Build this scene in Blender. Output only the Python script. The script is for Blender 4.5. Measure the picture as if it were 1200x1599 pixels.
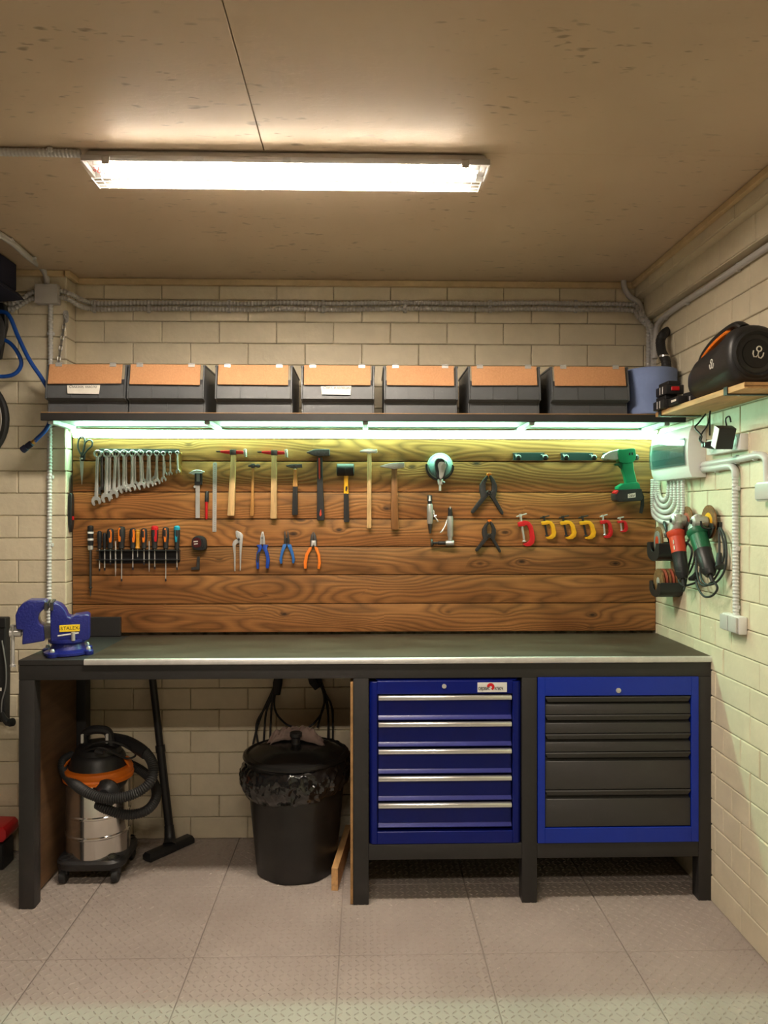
import bpy, bmesh, math, random
from mathutils import Vector, Matrix
random.seed(7)
for _o in list(bpy.data.objects): bpy.data.objects.remove(_o)
SC = bpy.context.scene
COL = SC.collection
R = math.radians

# ------------------------------------------------------------------ camera
CAM_H = 1.486; YAW = math.atan(30/1200)
cam_d = bpy.data.cameras.new('camera'); cam = bpy.data.objects.new('camera', cam_d); COL.objects.link(cam)
cam_d.sensor_fit = 'HORIZONTAL'; cam_d.sensor_width = 36; cam_d.lens = 36; cam_d.clip_start = .05
cam.location = (0, 0, CAM_H); cam.rotation_euler = (R(90), 0, -YAW)
SC.camera = cam
# ------------------------------------------------------------------ world / exposure
w = bpy.data.worlds.new('world'); SC.world = w; w.use_nodes = True
w.node_tree.nodes['Background'].inputs[0].default_value = (.9, .85, .8, 1)
w.node_tree.nodes['Background'].inputs[1].default_value = .05
vs = SC.view_settings; vs.view_transform = 'Standard'; vs.look = 'None'; vs.gamma = 1; vs.use_curve_mapping = False
vs.exposure = 2.1
LAMP_E = 40.0       # ceiling lamp tubes
LED_E = 15.5        # led strip
LAMP_C = (1, .87, .71); LED_C = (.47, 1, .66)

# ------------------------------------------------------------------ main planes (metres)
YB = 3.52; YP = 3.41; YT = 3.46; YF = 2.905; XR = 1.33; XP = -1.315; ZC = 2.54
XL = -3.4; YN = -2.6

def ray(px, py):
    a = (px-600)/1200; b = (799.5-py)/1200; c, s = math.cos(YAW), math.sin(YAW)
    return Vector((a*c+s, -a*s+c, b))
def P(px, py, Y):
    d = ray(px, py); t = Y/d.y; return Vector((d.x*t, Y, CAM_H+d.z*t))
def PX(px, py, X):
    d = ray(px, py); t = X/d.x; return Vector((X, d.y*t, CAM_H+d.z*t))
def PZ(px, py, Z=0):
    d = ray(px, py); t = (Z-CAM_H)/d.z; return Vector((d.x*t, d.y*t, Z))

# ------------------------------------------------------------------ mesh helpers
WORLD = {}
class MB:
    def __init__(s): s.v = []; s.f = []
    def add(s, vs, fs):
        o = len(s.v); s.v += [Vector(v) for v in vs]; s.f += [[i+o for i in f] for f in fs]; return s
    def box(s, x0, x1, y0, y1, z0, z1):
        return s.add([(x0,y0,z0),(x1,y0,z0),(x1,y1,z0),(x0,y1,z0),(x0,y0,z1),(x1,y0,z1),(x1,y1,z1),(x0,y1,z1)],
                     [(0,3,2,1),(4,5,6,7),(0,1,5,4),(1,2,6,5),(2,3,7,6),(3,0,4,7)])
    def obox(s, c, a, b, d):
        c, a, b, d = map(Vector, (c, a, b, d))
        return s.add([c-a-b-d, c+a-b-d, c+a+b-d, c-a+b-d, c-a-b+d, c+a-b+d, c+a+b+d, c-a+b+d],
                     [(0,3,2,1),(4,5,6,7),(0,1,5,4),(1,2,6,5),(2,3,7,6),(3,0,4,7)])
    def prism(s, pts, vec):
        pts = [Vector(p) for p in pts]; n = len(pts); vec = Vector(vec)
        fs = [list(range(n))[::-1], list(range(n, 2*n))] + [(i, (i+1) % n, n+(i+1) % n, n+i) for i in range(n)]
        return s.add(pts+[p+vec for p in pts], fs)
    def loft(s, rings, caps=True, closed=False):
        n = len(rings[0]); o = len(s.v); fs = []
        for r in rings: s.v += [Vector(p) for p in r]
        m = len(rings)
        for i in range(m if closed else m-1):
            a = o+i*n; b = o+((i+1) % m)*n
            fs += [(a+k, a+(k+1) % n, b+(k+1) % n, b+k) for k in range(n)]
        if caps and not closed:
            fs.append([o+k for k in range(n)][::-1]); fs.append([o+(m-1)*n+k for k in range(n)])
        s.f += [list(f) for f in fs]; return s
    def tube(s, pts, r, n=8, closed=False, caps=True, sq=(1, 1)):
        pts = [Vector(p) for p in pts]; m = len(pts)
        rr = r if isinstance(r, (list, tuple)) else [r]*m
        def tang(i):
            a = pts[(i-1) % m] if (closed or i > 0) else pts[i]; b = pts[(i+1) % m] if (closed or i < m-1) else pts[i]
            t = b-a; return t.normalized() if t.length > 1e-9 else Vector((0,0,1))
        t = tang(0); u = t.cross(Vector((0,0,1)))
        if u.length < .05: u = t.cross(Vector((0,1,0)))
        u.normalize(); rings = []
        for i in range(m):
            t = tang(i); u = u-t*u.dot(t)
            if u.length < 1e-6: u = t.orthogonal()
            u.normalize(); v = t.cross(u)
            rings.append([pts[i]+(u*math.cos(2*math.pi*k/n)*sq[0]+v*math.sin(2*math.pi*k/n)*sq[1])*rr[i] for k in range(n)])
        return s.loft(rings, caps, closed)
    def cyl(s, p0, p1, r0, r1=None, n=16): return s.tube([p0, p1], [r0, r0 if r1 is None else r1], n)
    def lathe(s, c, axis, prof, n=24, caps=True):
        c = Vector(c); a = Vector(axis).normalized(); u = a.orthogonal().normalized(); v = a.cross(u)
        return s.loft([[c+a*h+(u*math.cos(2*math.pi*k/n)+v*math.sin(2*math.pi*k/n))*r for k in range(n)] for r, h in prof], caps)
    def ball(s, c, rx, ry=None, rz=None, n=12, m=7):
        ry = ry or rx; rz = rz or rx; c = Vector(c)
        return s.loft([[c+Vector((rx*math.sin(math.pi*(j+.02)/(m-.96))*math.cos(2*math.pi*k/n), ry*math.sin(math.pi*(j+.02)/(m-.96))*math.sin(2*math.pi*k/n), -rz*math.cos(math.pi*(j+.02)/(m-.96)))) for k in range(n)] for j in range(m)])
    def torus(s, c, axis, R0, r, n=24, k=8):
        c = Vector(c); a = Vector(axis).normalized(); u = a.orthogonal().normalized(); v = a.cross(u)
        return s.loft([[c+(u*math.cos(2*math.pi*i/n)+v*math.sin(2*math.pi*i/n))*(R0+r*math.cos(2*math.pi*j/k))+a*r*math.sin(2*math.pi*j/k) for j in range(k)] for i in range(n)], closed=True)
    def xf(s, M): s.v = [M @ v for v in s.v]; return s

def mk_mesh(name, mb, bev=0, seg=1, ang=35, org=Vector()):
    me = bpy.data.meshes.new(name)
    me.from_pydata([v-org for v in mb.v], [], mb.f)
    bm = bmesh.new(); bm.from_mesh(me)
    bmesh.ops.recalc_face_normals(bm, faces=bm.faces)
    if bev:
        es = [e for e in bm.edges if len(e.link_faces) == 2 and e.calc_face_angle(0) > R(28)]
        bmesh.ops.bevel(bm, geom=es, offset=bev, segments=seg, affect='EDGES', profile=.6, clamp_overlap=True)
    bm.to_mesh(me); bm.free()
    if ang: 
        me.shade_smooth(); me.set_sharp_from_angle(angle=R(ang))
    return me
def link(name, me, mat, parent=None, loc=(0,0,0)):
    o = bpy.data.objects.new(name, me); COL.objects.link(o)
    if me is not None and mat is not None and not me.materials: me.materials.append(mat)
    o.parent = parent; o.location = loc; return o
def B(name, mb, mat, parent=None, bev=0, seg=1, ang=35, label=None):
    """one mesh object; vertices are given in world space and stored relative to the parent's origin"""
    if parent is None:
        n = len(mb.v); org = Vector((sum(v.x for v in mb.v)/n, sum(v.y for v in mb.v)/n, min(v.z for v in mb.v)))
    else: org = WORLD[parent.name]
    o = link(name, mk_mesh(name, mb, bev, seg, ang, org), mat, parent, org if parent is None else (0,0,0))
    WORLD[o.name] = org
    if label: o['label'] = label
    return o
def E(name, loc, label, cat, group=None):
    o = bpy.data.objects.new(name, None); COL.objects.link(o); o.location = loc; o.empty_display_size = .02
    WORLD[o.name] = Vector(loc); return tag(o, label, cat, group)
def tag(o, label, cat, group=None):
    o['label'] = label; o['category'] = cat
    if group: o['group'] = group
    return o
def struct(o): o['kind'] = 'structure'; return o
def S(name, loc=(0,0,0)):
    o = bpy.data.objects.new(name, None); COL.objects.link(o); o.location = loc; WORLD[o.name] = Vector(loc); return struct(o)
def sm(pts, k=6, closed=False):
    """catmull-rom through pts"""
    pts = [Vector(p) for p in pts]; m = len(pts); out = []
    for i in range(m if closed else m-1):
        g = (lambda j: pts[j % m]) if closed else (lambda j: pts[max(0, min(m-1, j))])
        p0, p1, p2, p3 = g(i-1), g(i), g(i+1), g(i+2)
        for j in range(k):
            t = j/k
            out.append(.5*((2*p1)+(p2-p0)*t+(2*p0-5*p1+4*p2-p3)*t*t+(3*p1-p0-3*p2+p3)*t*t*t))
    if not closed: out.append(pts[-1])
    return out
def corr(mb, pts, r, pitch=.011, depth=.12, n=10):
    """corrugated hose along pts"""
    pts = [Vector(p) for p in pts]; L = [0]
    for a, b in zip(pts, pts[1:]): L.append(L[-1]+(b-a).length)
    N = max(4, int(L[-1]/pitch)*4); out = []; rr = []; j = 0
    for i in range(N+1):
        d = L[-1]*i/N
        while j < len(L)-2 and L[j+1] < d: j += 1
        t = (d-L[j])/max(1e-9, L[j+1]-L[j]); out.append(pts[j].lerp(pts[j+1], min(1, max(0, t))))
        rr.append(r*(1-depth*(1, .6, 0, .6)[i % 4] if True else 1))
    # average the path a little so ridges stay square to the run
    for _ in range(3): out = [out[0]]+[(out[i-1]+out[i]*2+out[i+1])/4 for i in range(1, N)]+[out[-1]]
    return mb.tube(out, rr, n)

# ------------------------------------------------------------------ materials
def mat(name, col, rough=.5, metal=0, var=0, vscale=8, bump=0, bscale=60, col2=None, spec=.5, coat=0, stretch=None, emit=None, est=0):
    m = bpy.data.materials.new(name); m.use_nodes = True; nt = m.node_tree; b = nt.nodes['Principled BSDF']
    b.inputs['Base Color'].default_value = (*col, 1); b.inputs['Roughness'].default_value = rough; b.inputs['Metallic'].default_value = metal
    b.inputs['Specular IOR Level'].default_value = spec; b.inputs['Coat Weight'].default_value = coat
    if emit: b.inputs['Emission Color'].default_value = (*emit, 1); b.inputs['Emission Strength'].default_value = est
    if var or bump or col2:
        tc = nt.nodes.new('ShaderNodeTexCoord'); mp = nt.nodes.new('ShaderNodeMapping'); nt.links.new(tc.outputs['Object'], mp.inputs[0])
        oi = nt.nodes.new('ShaderNodeObjectInfo'); mu = nt.nodes.new('ShaderNodeVectorMath'); mu.operation = 'SCALE'; mu.inputs[0].default_value = (37, 19, 53)
        nt.links.new(oi.outputs['Random'], mu.inputs['Scale']); nt.links.new(mu.outputs[0], mp.inputs['Location'])
        if stretch: mp.inputs['Scale'].default_value = stretch
    if var or col2:
        nz = nt.nodes.new('ShaderNodeTexNoise'); nz.inputs['Scale'].default_value = vscale; nz.inputs['Detail'].default_value = 6; nz.inputs['Roughness'].default_value = .65
        nt.links.new(mp.outputs[0], nz.inputs[0])
        cr = nt.nodes.new('ShaderNodeValToRGB'); nt.links.new(nz.outputs[0], cr.inputs[0])
        c2 = col2 or tuple(c*(1-var) for c in col); c1 = col if col2 else tuple(min(1, c*(1+var*.6)) for c in col)
        cr.color_ramp.elements[0].color = (*c2, 1); cr.color_ramp.elements[1].color = (*c1, 1)
        cr.color_ramp.elements[0].position = .32; cr.color_ramp.elements[1].position = .68
        nt.links.new(cr.outputs[0], b.inputs['Base Color'])
    if bump:
        n2 = nt.nodes.new('ShaderNodeTexNoise'); n2.inputs['Scale'].default_value = bscale; n2.inputs['Detail'].default_value = 5
        nt.links.new(mp.outputs[0], n2.inputs[0])
        bp = nt.nodes.new('ShaderNodeBump'); bp.inputs['Strength'].default_value = bump; bp.inputs['Distance'].default_value = .004
        nt.links.new(n2.outputs[0], bp.inputs['Height']); nt.links.new(bp.outputs[0], b.inputs['Normal'])
    return m
M = {}
M['paint'] = mat('cream_wall_paint', (.72, .64, .475), .55, var=.1, vscale=5, bump=.5, bscale=38)
M['mortar'] = mat('painted_mortar', (.60, .51, .35), .8, col2=(.10, .08, .05), vscale=22, bump=.6, bscale=70)
M['backpaint'] = mat('grey_brown_wall_paint', (.24, .20, .16), .7, var=.15, vscale=3)
M['trimwood'] = mat('raw_trim_wood', (.66, .50, .28), .6, var=.15, vscale=12, stretch=(1,1,1))
M['black'] = mat('black_plastic', (.018, .018, .02), .42, bump=.05, bscale=300)
M['matte'] = mat('matte_black', (.012, .012, .013), .7)
M['rubber'] = mat('black_rubber', (.02, .02, .021), .6, bump=.1, bscale=150)
M['charcoal'] = mat('charcoal_powder_coat', (.026, .0245, .0245), .5, var=.12, vscale=6, bump=.12, bscale=500)
M['greybox'] = mat('dark_grey_plastic', (.088, .094, .102), .4, var=.08, vscale=9, bump=.06, bscale=250)
M['white'] = mat('white_plastic', (.8, .8, .79), .35)
M['offwhite'] = mat('aged_white_plastic', (.72, .72, .70), .4)
M['conduit'] = mat('grey_conduit_plastic', (.56, .55, .545), .45)
M['lconduit'] = mat('pale_grey_conduit_plastic', (.62, .62, .61), .42)
M['junction'] = mat('grey_junction_plastic', (.52, .50, .48), .5)
M['steel'] = mat('satin_steel', (.66, .65, .63), .36, .55, var=.12, vscale=20)
M['chrome'] = mat('polished_chrome', (.80, .80, .79), .24, .6)
M['drum'] = mat('polished_steel_drum', (.74, .72, .69), .13, .95)
M['darkply'] = mat('dark_stained_plywood', (.13, .068, .03), .6, var=.35, vscale=9, stretch=(1, .3, 3))
M['plateyellow'] = mat('yellow_print', (.88, .62, .02), .45)
M['gripblue'] = mat('light_blue_grip', (.02, .13, .42), .45)
M['darksteel'] = mat('dark_steel', (.16, .16, .16), .38, 1, var=.2, vscale=30)
M['iron'] = mat('forged_iron', (.14, .14, .15), .5, .85, var=.35, vscale=60, bump=.25, bscale=120)
M['blue'] = mat('blue_enamel', (.0015, .008, .16), .34, spec=.3)
M['blue2'] = mat('bright_blue_enamel', (.003, .026, .36), .38)
M['viseblue'] = mat('hammered_blue_paint', (.013, .02, .19), .3, bump=.5, bscale=130, coat=.4)
M['alu'] = mat('brushed_aluminium', (.80, .79, .77), .3, .8)
M['drawer_grey'] = mat('anthracite_enamel', (.036, .034, .033), .48, bump=.08, bscale=400)
M['fibre'] = mat('tan_fibreboard', (.58, .30, .14), .7, col2=(.47, .225, .095), vscale=170, bump=.1, bscale=200)
M['paper'] = mat('paper', (.78, .75, .68), .8, var=.08, vscale=30)
M['ink'] = mat('black_ink', (.01, .01, .012), .6)
M['orange'] = mat('orange_plastic', (.85, .20, .015), .4)
M['red'] = mat('red_enamel', (.60, .012, .018), .35)
M['yellow'] = mat('yellow_enamel', (.82, .42, .01), .38)
M['green'] = mat('green_plastic', (.0, .23, .10), .4)
M['dgreen'] = mat('dark_green_plastic', (.004, .11, .045), .42)
M['teal'] = mat('teal_plastic', (.01, .33, .48), .4)
M['plierblue'] = mat('blue_grip_plastic', (.008, .055, .36), .42)
M['redplastic'] = mat('red_orange_plastic', (.58, .05, .018), .42)
M['handle'] = mat('pale_hickory', (.68, .44, .20), .5, var=.3, vscale=25, stretch=(3, 3, .25))
M['handle2'] = mat('honey_wood', (.55, .26, .07), .42, var=.25, vscale=25, stretch=(3, 3, .25))
M['handle3'] = mat('used_brown_wood', (.27, .115, .032), .5, var=.35, vscale=25, stretch=(3, 3, .3))
M['amber'] = mat('amber_plastic', (.60, .27, .02), .3)
M['bluehose'] = mat('blue_hose', (.006, .07, .36), .35)
M['brass'] = mat('brass', (.65, .42, .12), .3, 1)
M['bluepaper'] = mat('blue_paper_roll', (.20, .27, .50), .85, var=.12, vscale=6, bump=.15, bscale=40)
M['ply'] = mat('plywood', (.40, .22, .09), .6, var=.3, vscale=9, stretch=(1, .3, 3))
M['pine'] = mat('pine_lumber', (.62, .36, .15), .6, var=.25, vscale=14, stretch=(4, .4, 4))
M['rag'] = mat('grey_pink_rag', (.34, .25, .22), .9, var=.3, vscale=14, bump=.4, bscale=60)
M['bag'] = mat('glossy_black_bag', (.007, .007, .008), .12, bump=.35, bscale=40, coat=.6)
M['lidblack'] = mat('glossy_black_plastic', (.012, .012, .012), .25)
M['binblack'] = mat('dusty_black_plastic', (.011, .0105, .0105), .38, col2=(.022, .02, .019), vscale=9)
M['navy'] = mat('navy_fabric', (.008, .01, .035), .8)
M['abrasive'] = mat('brown_abrasive', (.22, .10, .035), .9, var=.5, vscale=60, bump=.3, bscale=200)
M['redabr'] = mat('red_label_disc', (.42, .09, .05), .7, var=.3, vscale=40)
M['cast'] = mat('cast_aluminium', (.55, .55, .53), .42, .7, var=.15, vscale=40, bump=.15, bscale=150)
M['whitepaint'] = mat('white_osb_paint', (.56, .58, .55), .55, var=.3, vscale=30, bump=.7, bscale=35, stretch=(.5, 1, 1))
M['lip'] = mat('highlit_blue_enamel', (.022, .028, .20), .3)  # blue enamel with the purplish highlight of the drawer lips put into its colour
M['chain'] = mat('galvanised_chain', (.36, .35, .33), .3, .7)
M['mud'] = mat('grey_marking', (.20, .20, .2), .5)
class NT:
    """tiny node-graph helper"""
    def __init__(s, name):
        s.m = bpy.data.materials.new(name); s.m.use_nodes = True; s.t = s.m.node_tree; s.b = s.t.nodes['Principled BSDF']
    def n(s, typ, ins=None, **kw):
        nd = s.t.nodes.new('ShaderNode'+typ)
        for k, v in kw.items(): setattr(nd, k, v)
        for k, v in (ins or {}).items(): s.set(nd, k, v)
        return nd
    def set(s, nd, k, v):
        if isinstance(v, bpy.types.NodeSocket): s.t.links.new(v, nd.inputs[k])
        elif isinstance(v, bpy.types.Node): s.t.links.new(v.outputs[0], nd.inputs[k])
        else: nd.inputs[k].default_value = v
    def math(s, op, a, b=0., c=0.): return s.n('Math', {0: a, 1: b, 2: c}, operation=op)
    def ramp(s, fac, stops):
        nd = s.n('ValToRGB', {0: fac}); els = nd.color_ramp.elements
        while len(els) < len(stops): els.new(.5)
        for e, (p, c) in zip(els, stops): e.position = p; e.color = (*c, 1) if len(c) == 3 else c
        return nd
    def mix(s, fac, a, b, bt='MIX'):
        nd = s.n('Mix', data_type='RGBA', blend_type=bt)
        for k, v in ((0, fac), (6, a), (7, b)): s.set(nd, k, v)
        return nd.outputs[2]
    def coords(s, scale=(1,1,1), rnd=(0,0,0), use='Object'):
        tc = s.n('TexCoord'); mp = s.n('Mapping', {0: tc.outputs[use], 3: scale})
        if any(rnd):
            oi = s.n('ObjectInfo'); vm = s.n('VectorMath', {0: rnd}, operation='SCALE'); s.set(vm, 'Scale', oi.outputs['Random']); s.set(mp, 1, vm.outputs[0])
        return mp
def wood_planks():
    g = NT('stained_pine_plank')
    co = g.coords((1,1,1), (41, 0, 23))
    warp = g.n('Mapping', {0: co, 3: (1.1, 1, 6.5)}); n1 = g.n('TexNoise', {0: warp, 'Scale': 1.0, 'Detail': 1.5, 'Roughness': .4})
    kc = g.n('Mapping', {0: co, 3: (5.2, 0, 11)}); vo = g.n('TexVoronoi', {0: kc, 'Scale': 1.0, 'Randomness': 1.0})
    sel = g.math('GREATER_THAN', g.n('SeparateColor', {0: vo.outputs['Color']}).outputs[0], .5)
    kd = g.math('MULTIPLY', g.math('POWER', 2.718, g.math('MULTIPLY', vo.outputs['Distance'], -7.0)), sel)   # knot falloff
    sx = g.n('SeparateXYZ', {0: co})
    f = g.math('ADD', g.math('MULTIPLY', n1, 21.0), g.math('MULTIPLY', sx.outputs[2], 42.0))
    f = g.math('ADD', f, g.math('MULTIPLY', kd, 3.0))
    fr = g.math('PINGPONG', f, .5)
    grain = g.ramp(fr, [(0, (.54,)*3), (.14, (.74,)*3), (.3, (.94,)*3), (.5, (1.08,)*3)])
    st = g.n('Mapping', {0: co, 3: (3, 1, 220)}); n2 = g.n('TexNoise', {0: st, 'Scale': 1.0, 'Detail': 4, 'Roughness': .6})
    n3 = g.n('TexNoise', {0: g.n('Mapping', {0: co, 3: (2.2, 1, 5)}), 'Scale': 1.0, 'Detail': 3})
    base = g.ramp(n3, [(.3, (.245, .098, .028)), (.7, (.475, .213, .072))])
    c = g.mix(1.0, base, grain, 'MULTIPLY')
    c = g.mix(.55, c, g.ramp(n2, [(.3, (.55, .5, .45)), (.7, (1.25, 1.25, 1.2))]), 'MULTIPLY')
    kn = g.math('MULTIPLY', g.ramp(vo.outputs['Distance'], [(.03, (1, 1, 1)), (.15, (0, 0, 0))]).outputs[0], sel)
    oi_ = g.n('ObjectInfo'); c = g.mix(1.0, c, g.ramp(oi_.outputs['Random'], [(0, (.78, .80, .82)), (1, (1.1, 1.06, 1.0))]), 'MULTIPLY')
    c = g.mix(kn, c, (.035, .016, .008, 1))
    g.set(g.b, 'Base Color', c); g.b.inputs['Roughness'].default_value = .5; g.b.inputs['Specular IOR Level'].default_value = .35
    bp = g.n('Bump', {'Strength': .35, 'Distance': .002, 'Height': fr}); g.set(g.b, 'Normal', bp); return g.m
def floor_mat():
    g = NT('pinkish_grey_floor_vinyl'); co = g.coords(use='Object'); geo = g.n('NewGeometry')
    n1 = g.n('TexNoise', {0: geo.outputs['Position'], 'Scale': 1.6, 'Detail': 5, 'Roughness': .6}); n2 = g.n('TexNoise', {0: geo.outputs['Position'], 'Scale': 9, 'Detail': 6, 'Roughness': .7})
    c = g.ramp(n1, [(.3, (.325, .275, .245)), (.7, (.42, .368, .332))])
    dirt = g.ramp(n2, [(.60, (0, 0, 0)), (.78, (1, 1, 1))]); d2 = g.ramp(n1, [(.45, (0, 0, 0)), (.62, (1, 1, 1))])
    k = g.math('MULTIPLY', g.math('MULTIPLY', dirt.outputs[0], d2.outputs[0]), .6)
    g.set(g.b, 'Base Color', g.mix(k, c.outputs[0], (.25, .18, .10, 1))); g.b.inputs['Roughness'].default_value = .48; g.b.inputs['Specular IOR Level'].default_value = .4
    return g.m
def osb_ceiling():
    g = NT('tan_painted_osb'); geo = g.n('NewGeometry'); pos = geo.outputs['Position']
    n1 = g.n('TexNoise', {0: pos, 'Scale': 2.2, 'Detail': 4}); c = g.ramp(n1, [(.3, (.60, .465, .325)), (.7, (.66, .525, .375))])
    chips = None; hs = []
    for a, sc in ((.5, 1.0), (-.7, 1.2), (1.5, .9)):
        mp = g.n('Mapping', {0: pos, 2: (0, 0, a), 3: (26*sc, 75*sc, 1)}); vo = g.n('TexVoronoi', {0: mp, 'Scale': 1.0}); 
        hs.append(g.n('SeparateColor', {0: vo.outputs['Color']}).outputs[0])
        nz = g.n('TexNoise', {0: mp, 'Scale': .55, 'Detail': 2})
        q = g.math('MULTIPLY', g.ramp(nz, [(.68, (0, 0, 0)), (.76, (1, 1, 1))]).outputs[0], 1.0)
        chips = q if chips is None else g.math('MAXIMUM', chips, q)
    area = g.ramp(g.n('TexNoise', {0: pos, 'Scale': 1.9, 'Detail': 2}), [(.40, (0, 0, 0)), (.60, (1, 1, 1))])
    k = g.math('MULTIPLY', g.math('MULTIPLY', chips, area.outputs[0]), .75)
    g.set(g.b, 'Base Color', g.mix(k, c.outputs[0], (.20, .145, .085, 1)))
    h = g.math('ADD', g.math('ADD', hs[0], hs[1]), hs[2])
    g.set(g.b, 'Normal', g.n('Bump', {'Strength': .3, 'Distance': .003, 'Height': h})); g.b.inputs['Roughness'].default_value = .42; return g.m
def steel_top():
    g = NT('worn_steel_sheet'); geo = g.n('NewGeometry'); pos = geo.outputs['Position']
    n1 = g.n('TexNoise', {0: g.n('Mapping', {0: pos, 3: (1.5, 4, 1)}), 'Scale': 2.2, 'Detail': 7, 'Roughness': .7})
    n2 = g.n('TexNoise', {0: g.n('Mapping', {0: pos, 3: (30, 2, 1)}), 'Scale': 2., 'Detail': 3})
    g.set(g.b, 'Base Color', g.ramp(n1, [(.3, (.048, .030, .021)), (.7, (.098, .068, .048))]))
    g.set(g.b, 'Roughness', g.ramp(n1, [(.3, (.45,)*3), (.7, (.62,)*3)])); g.b.inputs['Metallic'].default_value = .3; g.b.inputs['Specular IOR Level'].default_value = .3
    g.set(g.b, 'Normal', g.n('Bump', {'Strength': .06, 'Distance': .001, 'Height': n2})); return g.m
def clear_cover(name, tint, tr=.8, rough=.15):
    m = bpy.data.materials.new(name); m.use_nodes = True; t = m.node_tree; b = t.nodes['Principled BSDF']; out = t.nodes['Material Output']
    b.inputs['Base Color'].default_value = (*tint, 1); b.inputs['Roughness'].default_value = rough
    tb = t.nodes.new('ShaderNodeBsdfTransparent'); tb.inputs[0].default_value = (1, 1, 1, 1); mx = t.nodes.new('ShaderNodeMixShader'); mx.inputs[0].default_value = tr
    t.links.new(b.outputs[0], mx.inputs[1]); t.links.new(tb.outputs[0], mx.inputs[2]); t.links.new(mx.outputs[0], out.inputs[0]); return m
M['plank'] = wood_planks(); M['floor'] = floor_mat(); M['osb'] = osb_ceiling(); M['steeltop'] = steel_top()
M['cover'] = clear_cover('clear_ribbed_cover', (.8, .8, .8), .93, .3); M['smoke'] = clear_cover('smoked_clear_plastic', (.05, .12, .12), .45, .08)
M['tube'] = mat('lit_tube', (1, 1, 1), .5, emit=LAMP_C, est=LAMP_E)
M['led'] = mat('lit_led_diffuser', (1, 1, 1), .5, emit=LED_C, est=LED_E)

# ================================================================== STRUCTURE
def wall_piece(name, mb):
    return struct(B(name, mb, M['mortar']))
G = .003
floor = struct(B('floor', MB().box(XL, XR+.1, YN, YB+.1, -.08, -.006), M['floor']))
TS = .485; tile_me = mk_mesh('floor_tile', MB().box(0, TS-.003, 0, TS-.003, -.006, 0), bev=.0015)
lug = MB(); NL = 20; pt = TS/NL
for i in range(NL):
    for j in range(NL):
        cx, cy = (i+.5)*pt-.0015, (j+.5)*pt-.0015; a = R(45 if (i+j) % 2 else -45); d = Vector((math.cos(a), math.sin(a), 0)); e = Vector((-d.y, d.x, 0)); c = Vector((cx, cy, 0))
        lug.add([c-d*.0115, c-e*.0042, c+d*.0115, c+e*.0042, c-d*.006+Vector((0,0,.0027)), c+d*.006+Vector((0,0,.0027))], [(0,1,5,4),(1,2,5),(2,3,4,5),(3,0,4)])
lug_me = mk_mesh('tread_lugs', lug, ang=0)
for i in range(-4, 3):
    for j in range(-3, 2):
        x = -.084+i*TS; y = 2.58+j*TS
        if x+TS > XR+.002 or y+TS > YB+.05: pass
        t = link('floor_tile', tile_me, M['floor'], floor, (x-floor.location.x, y-floor.location.y, -floor.location.z))
        l = link('tread_lugs', lug_me, M['floor'], t); l['kind'] = 'stuff'

def bricks(parent, mat_, origin, udir, ndir, u0, u1, z0, z1, seed, skip=None, header=False, proud=.007, rnd=.0015):
    """courses of bricks on a wall face: udir runs along the wall, ndir points out of it"""
    rg = random.Random(seed); H = .098; U = Vector(udir); N = Vector(ndir); cache = {}
    k0 = int(math.floor(z0/H)); k = k0
    while k*H < z1-.01:
        a, b = max(z0, k*H), min(z1, (k+1)*H)
        u = u0 - (.13 if k % 2 else 0) - (.065 if header and k % 3 == 0 else 0)
        while u < u1:
            L = .26 if (not header or rg.random() < .4) else .13
            p, q = max(u0, u), min(u1, u+L); u += L
            if q-p < .02: continue
            if skip and skip((p+q)/2, (a+b)/2): continue
            key = (round(q-p, 3), round(b-a, 3), rg.randrange(3))
            if key not in cache:
                w, h = q-p-G, b-a-G; c = .003; j = lambda: rg.uniform(-.0012, .0012); mb = MB()
                o = [U*0, U*w, U*w+Vector((0,0,h)), Vector((0,0,h))]
                o2 = [U*(c+j())+Vector((0,0,c+j()))+N*proud, U*(w-c+j())+Vector((0,0,c+j()))+N*proud, U*(w-c+j())+Vector((0,0,h-c+j()))+N*proud, U*(c+j())+Vector((0,0,h-c+j()))+N*proud]
                o1 = [v+N*(proud-.003) for v in o]
                mb.loft([[v-N*.002 for v in o], o1, o2]); cache[key] = mk_mesh('brick', mb, ang=0)
            loc = Vector(origin)+U*(p+G/2)+Vector((0,0,a+G/2))+N*rg.uniform(-rnd, rnd)-parent.location
            link('brick', cache[key], mat_, parent, loc)
        k += 1
wb = wall_piece('wall_back', MB().box(XL, XR+.1, YB, YB+.1, 0, ZC))
zs = lambda py, px=500: P(px, py, YB).z
def sk_back(u, z):   # brick faces the photo cannot show: behind the plank panel and behind the drawer cabinets
    return (.93 < z < 1.78) or (z < .93 and u > .03)
bricks(wb, M['paint'], (0, YB, 0), (1,0,0), (0,-1,0), XP+.002, XR-.002, 0, ZC-.01, 1, sk_back)
wp = wall_piece('wall_left_pier', MB().box(-2.25, XP, YP, YB, 0, ZC))
bricks(wp, M['paint'], (0, YP, 0), (1,0,0), (0,-1,0), -1.78, XP+.005, 0, ZC-.01, 2, proud=.007)
bricks(wp, M['paint'], (XP, 0, 0), (0,1,0), (1,0,0), YP-.006, YB-.004, 0, ZC-.01, 3, proud=.005)
wr = wall_piece('wall_right', MB().box(XR, XR+.1, YN, YB+.1, 0, ZC))
bricks(wr, M['paint'], (XR, 0, 0), (0,1,0), (-1,0,0), 1.7, YB-.008, 0, 2.376, 4, header=True, proud=.006)
c2 = struct(B('wall_right_lower_ledge', MB().box(1.292, XR, 1.2, YB, 2.378, 2.475), M['mortar']))
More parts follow.
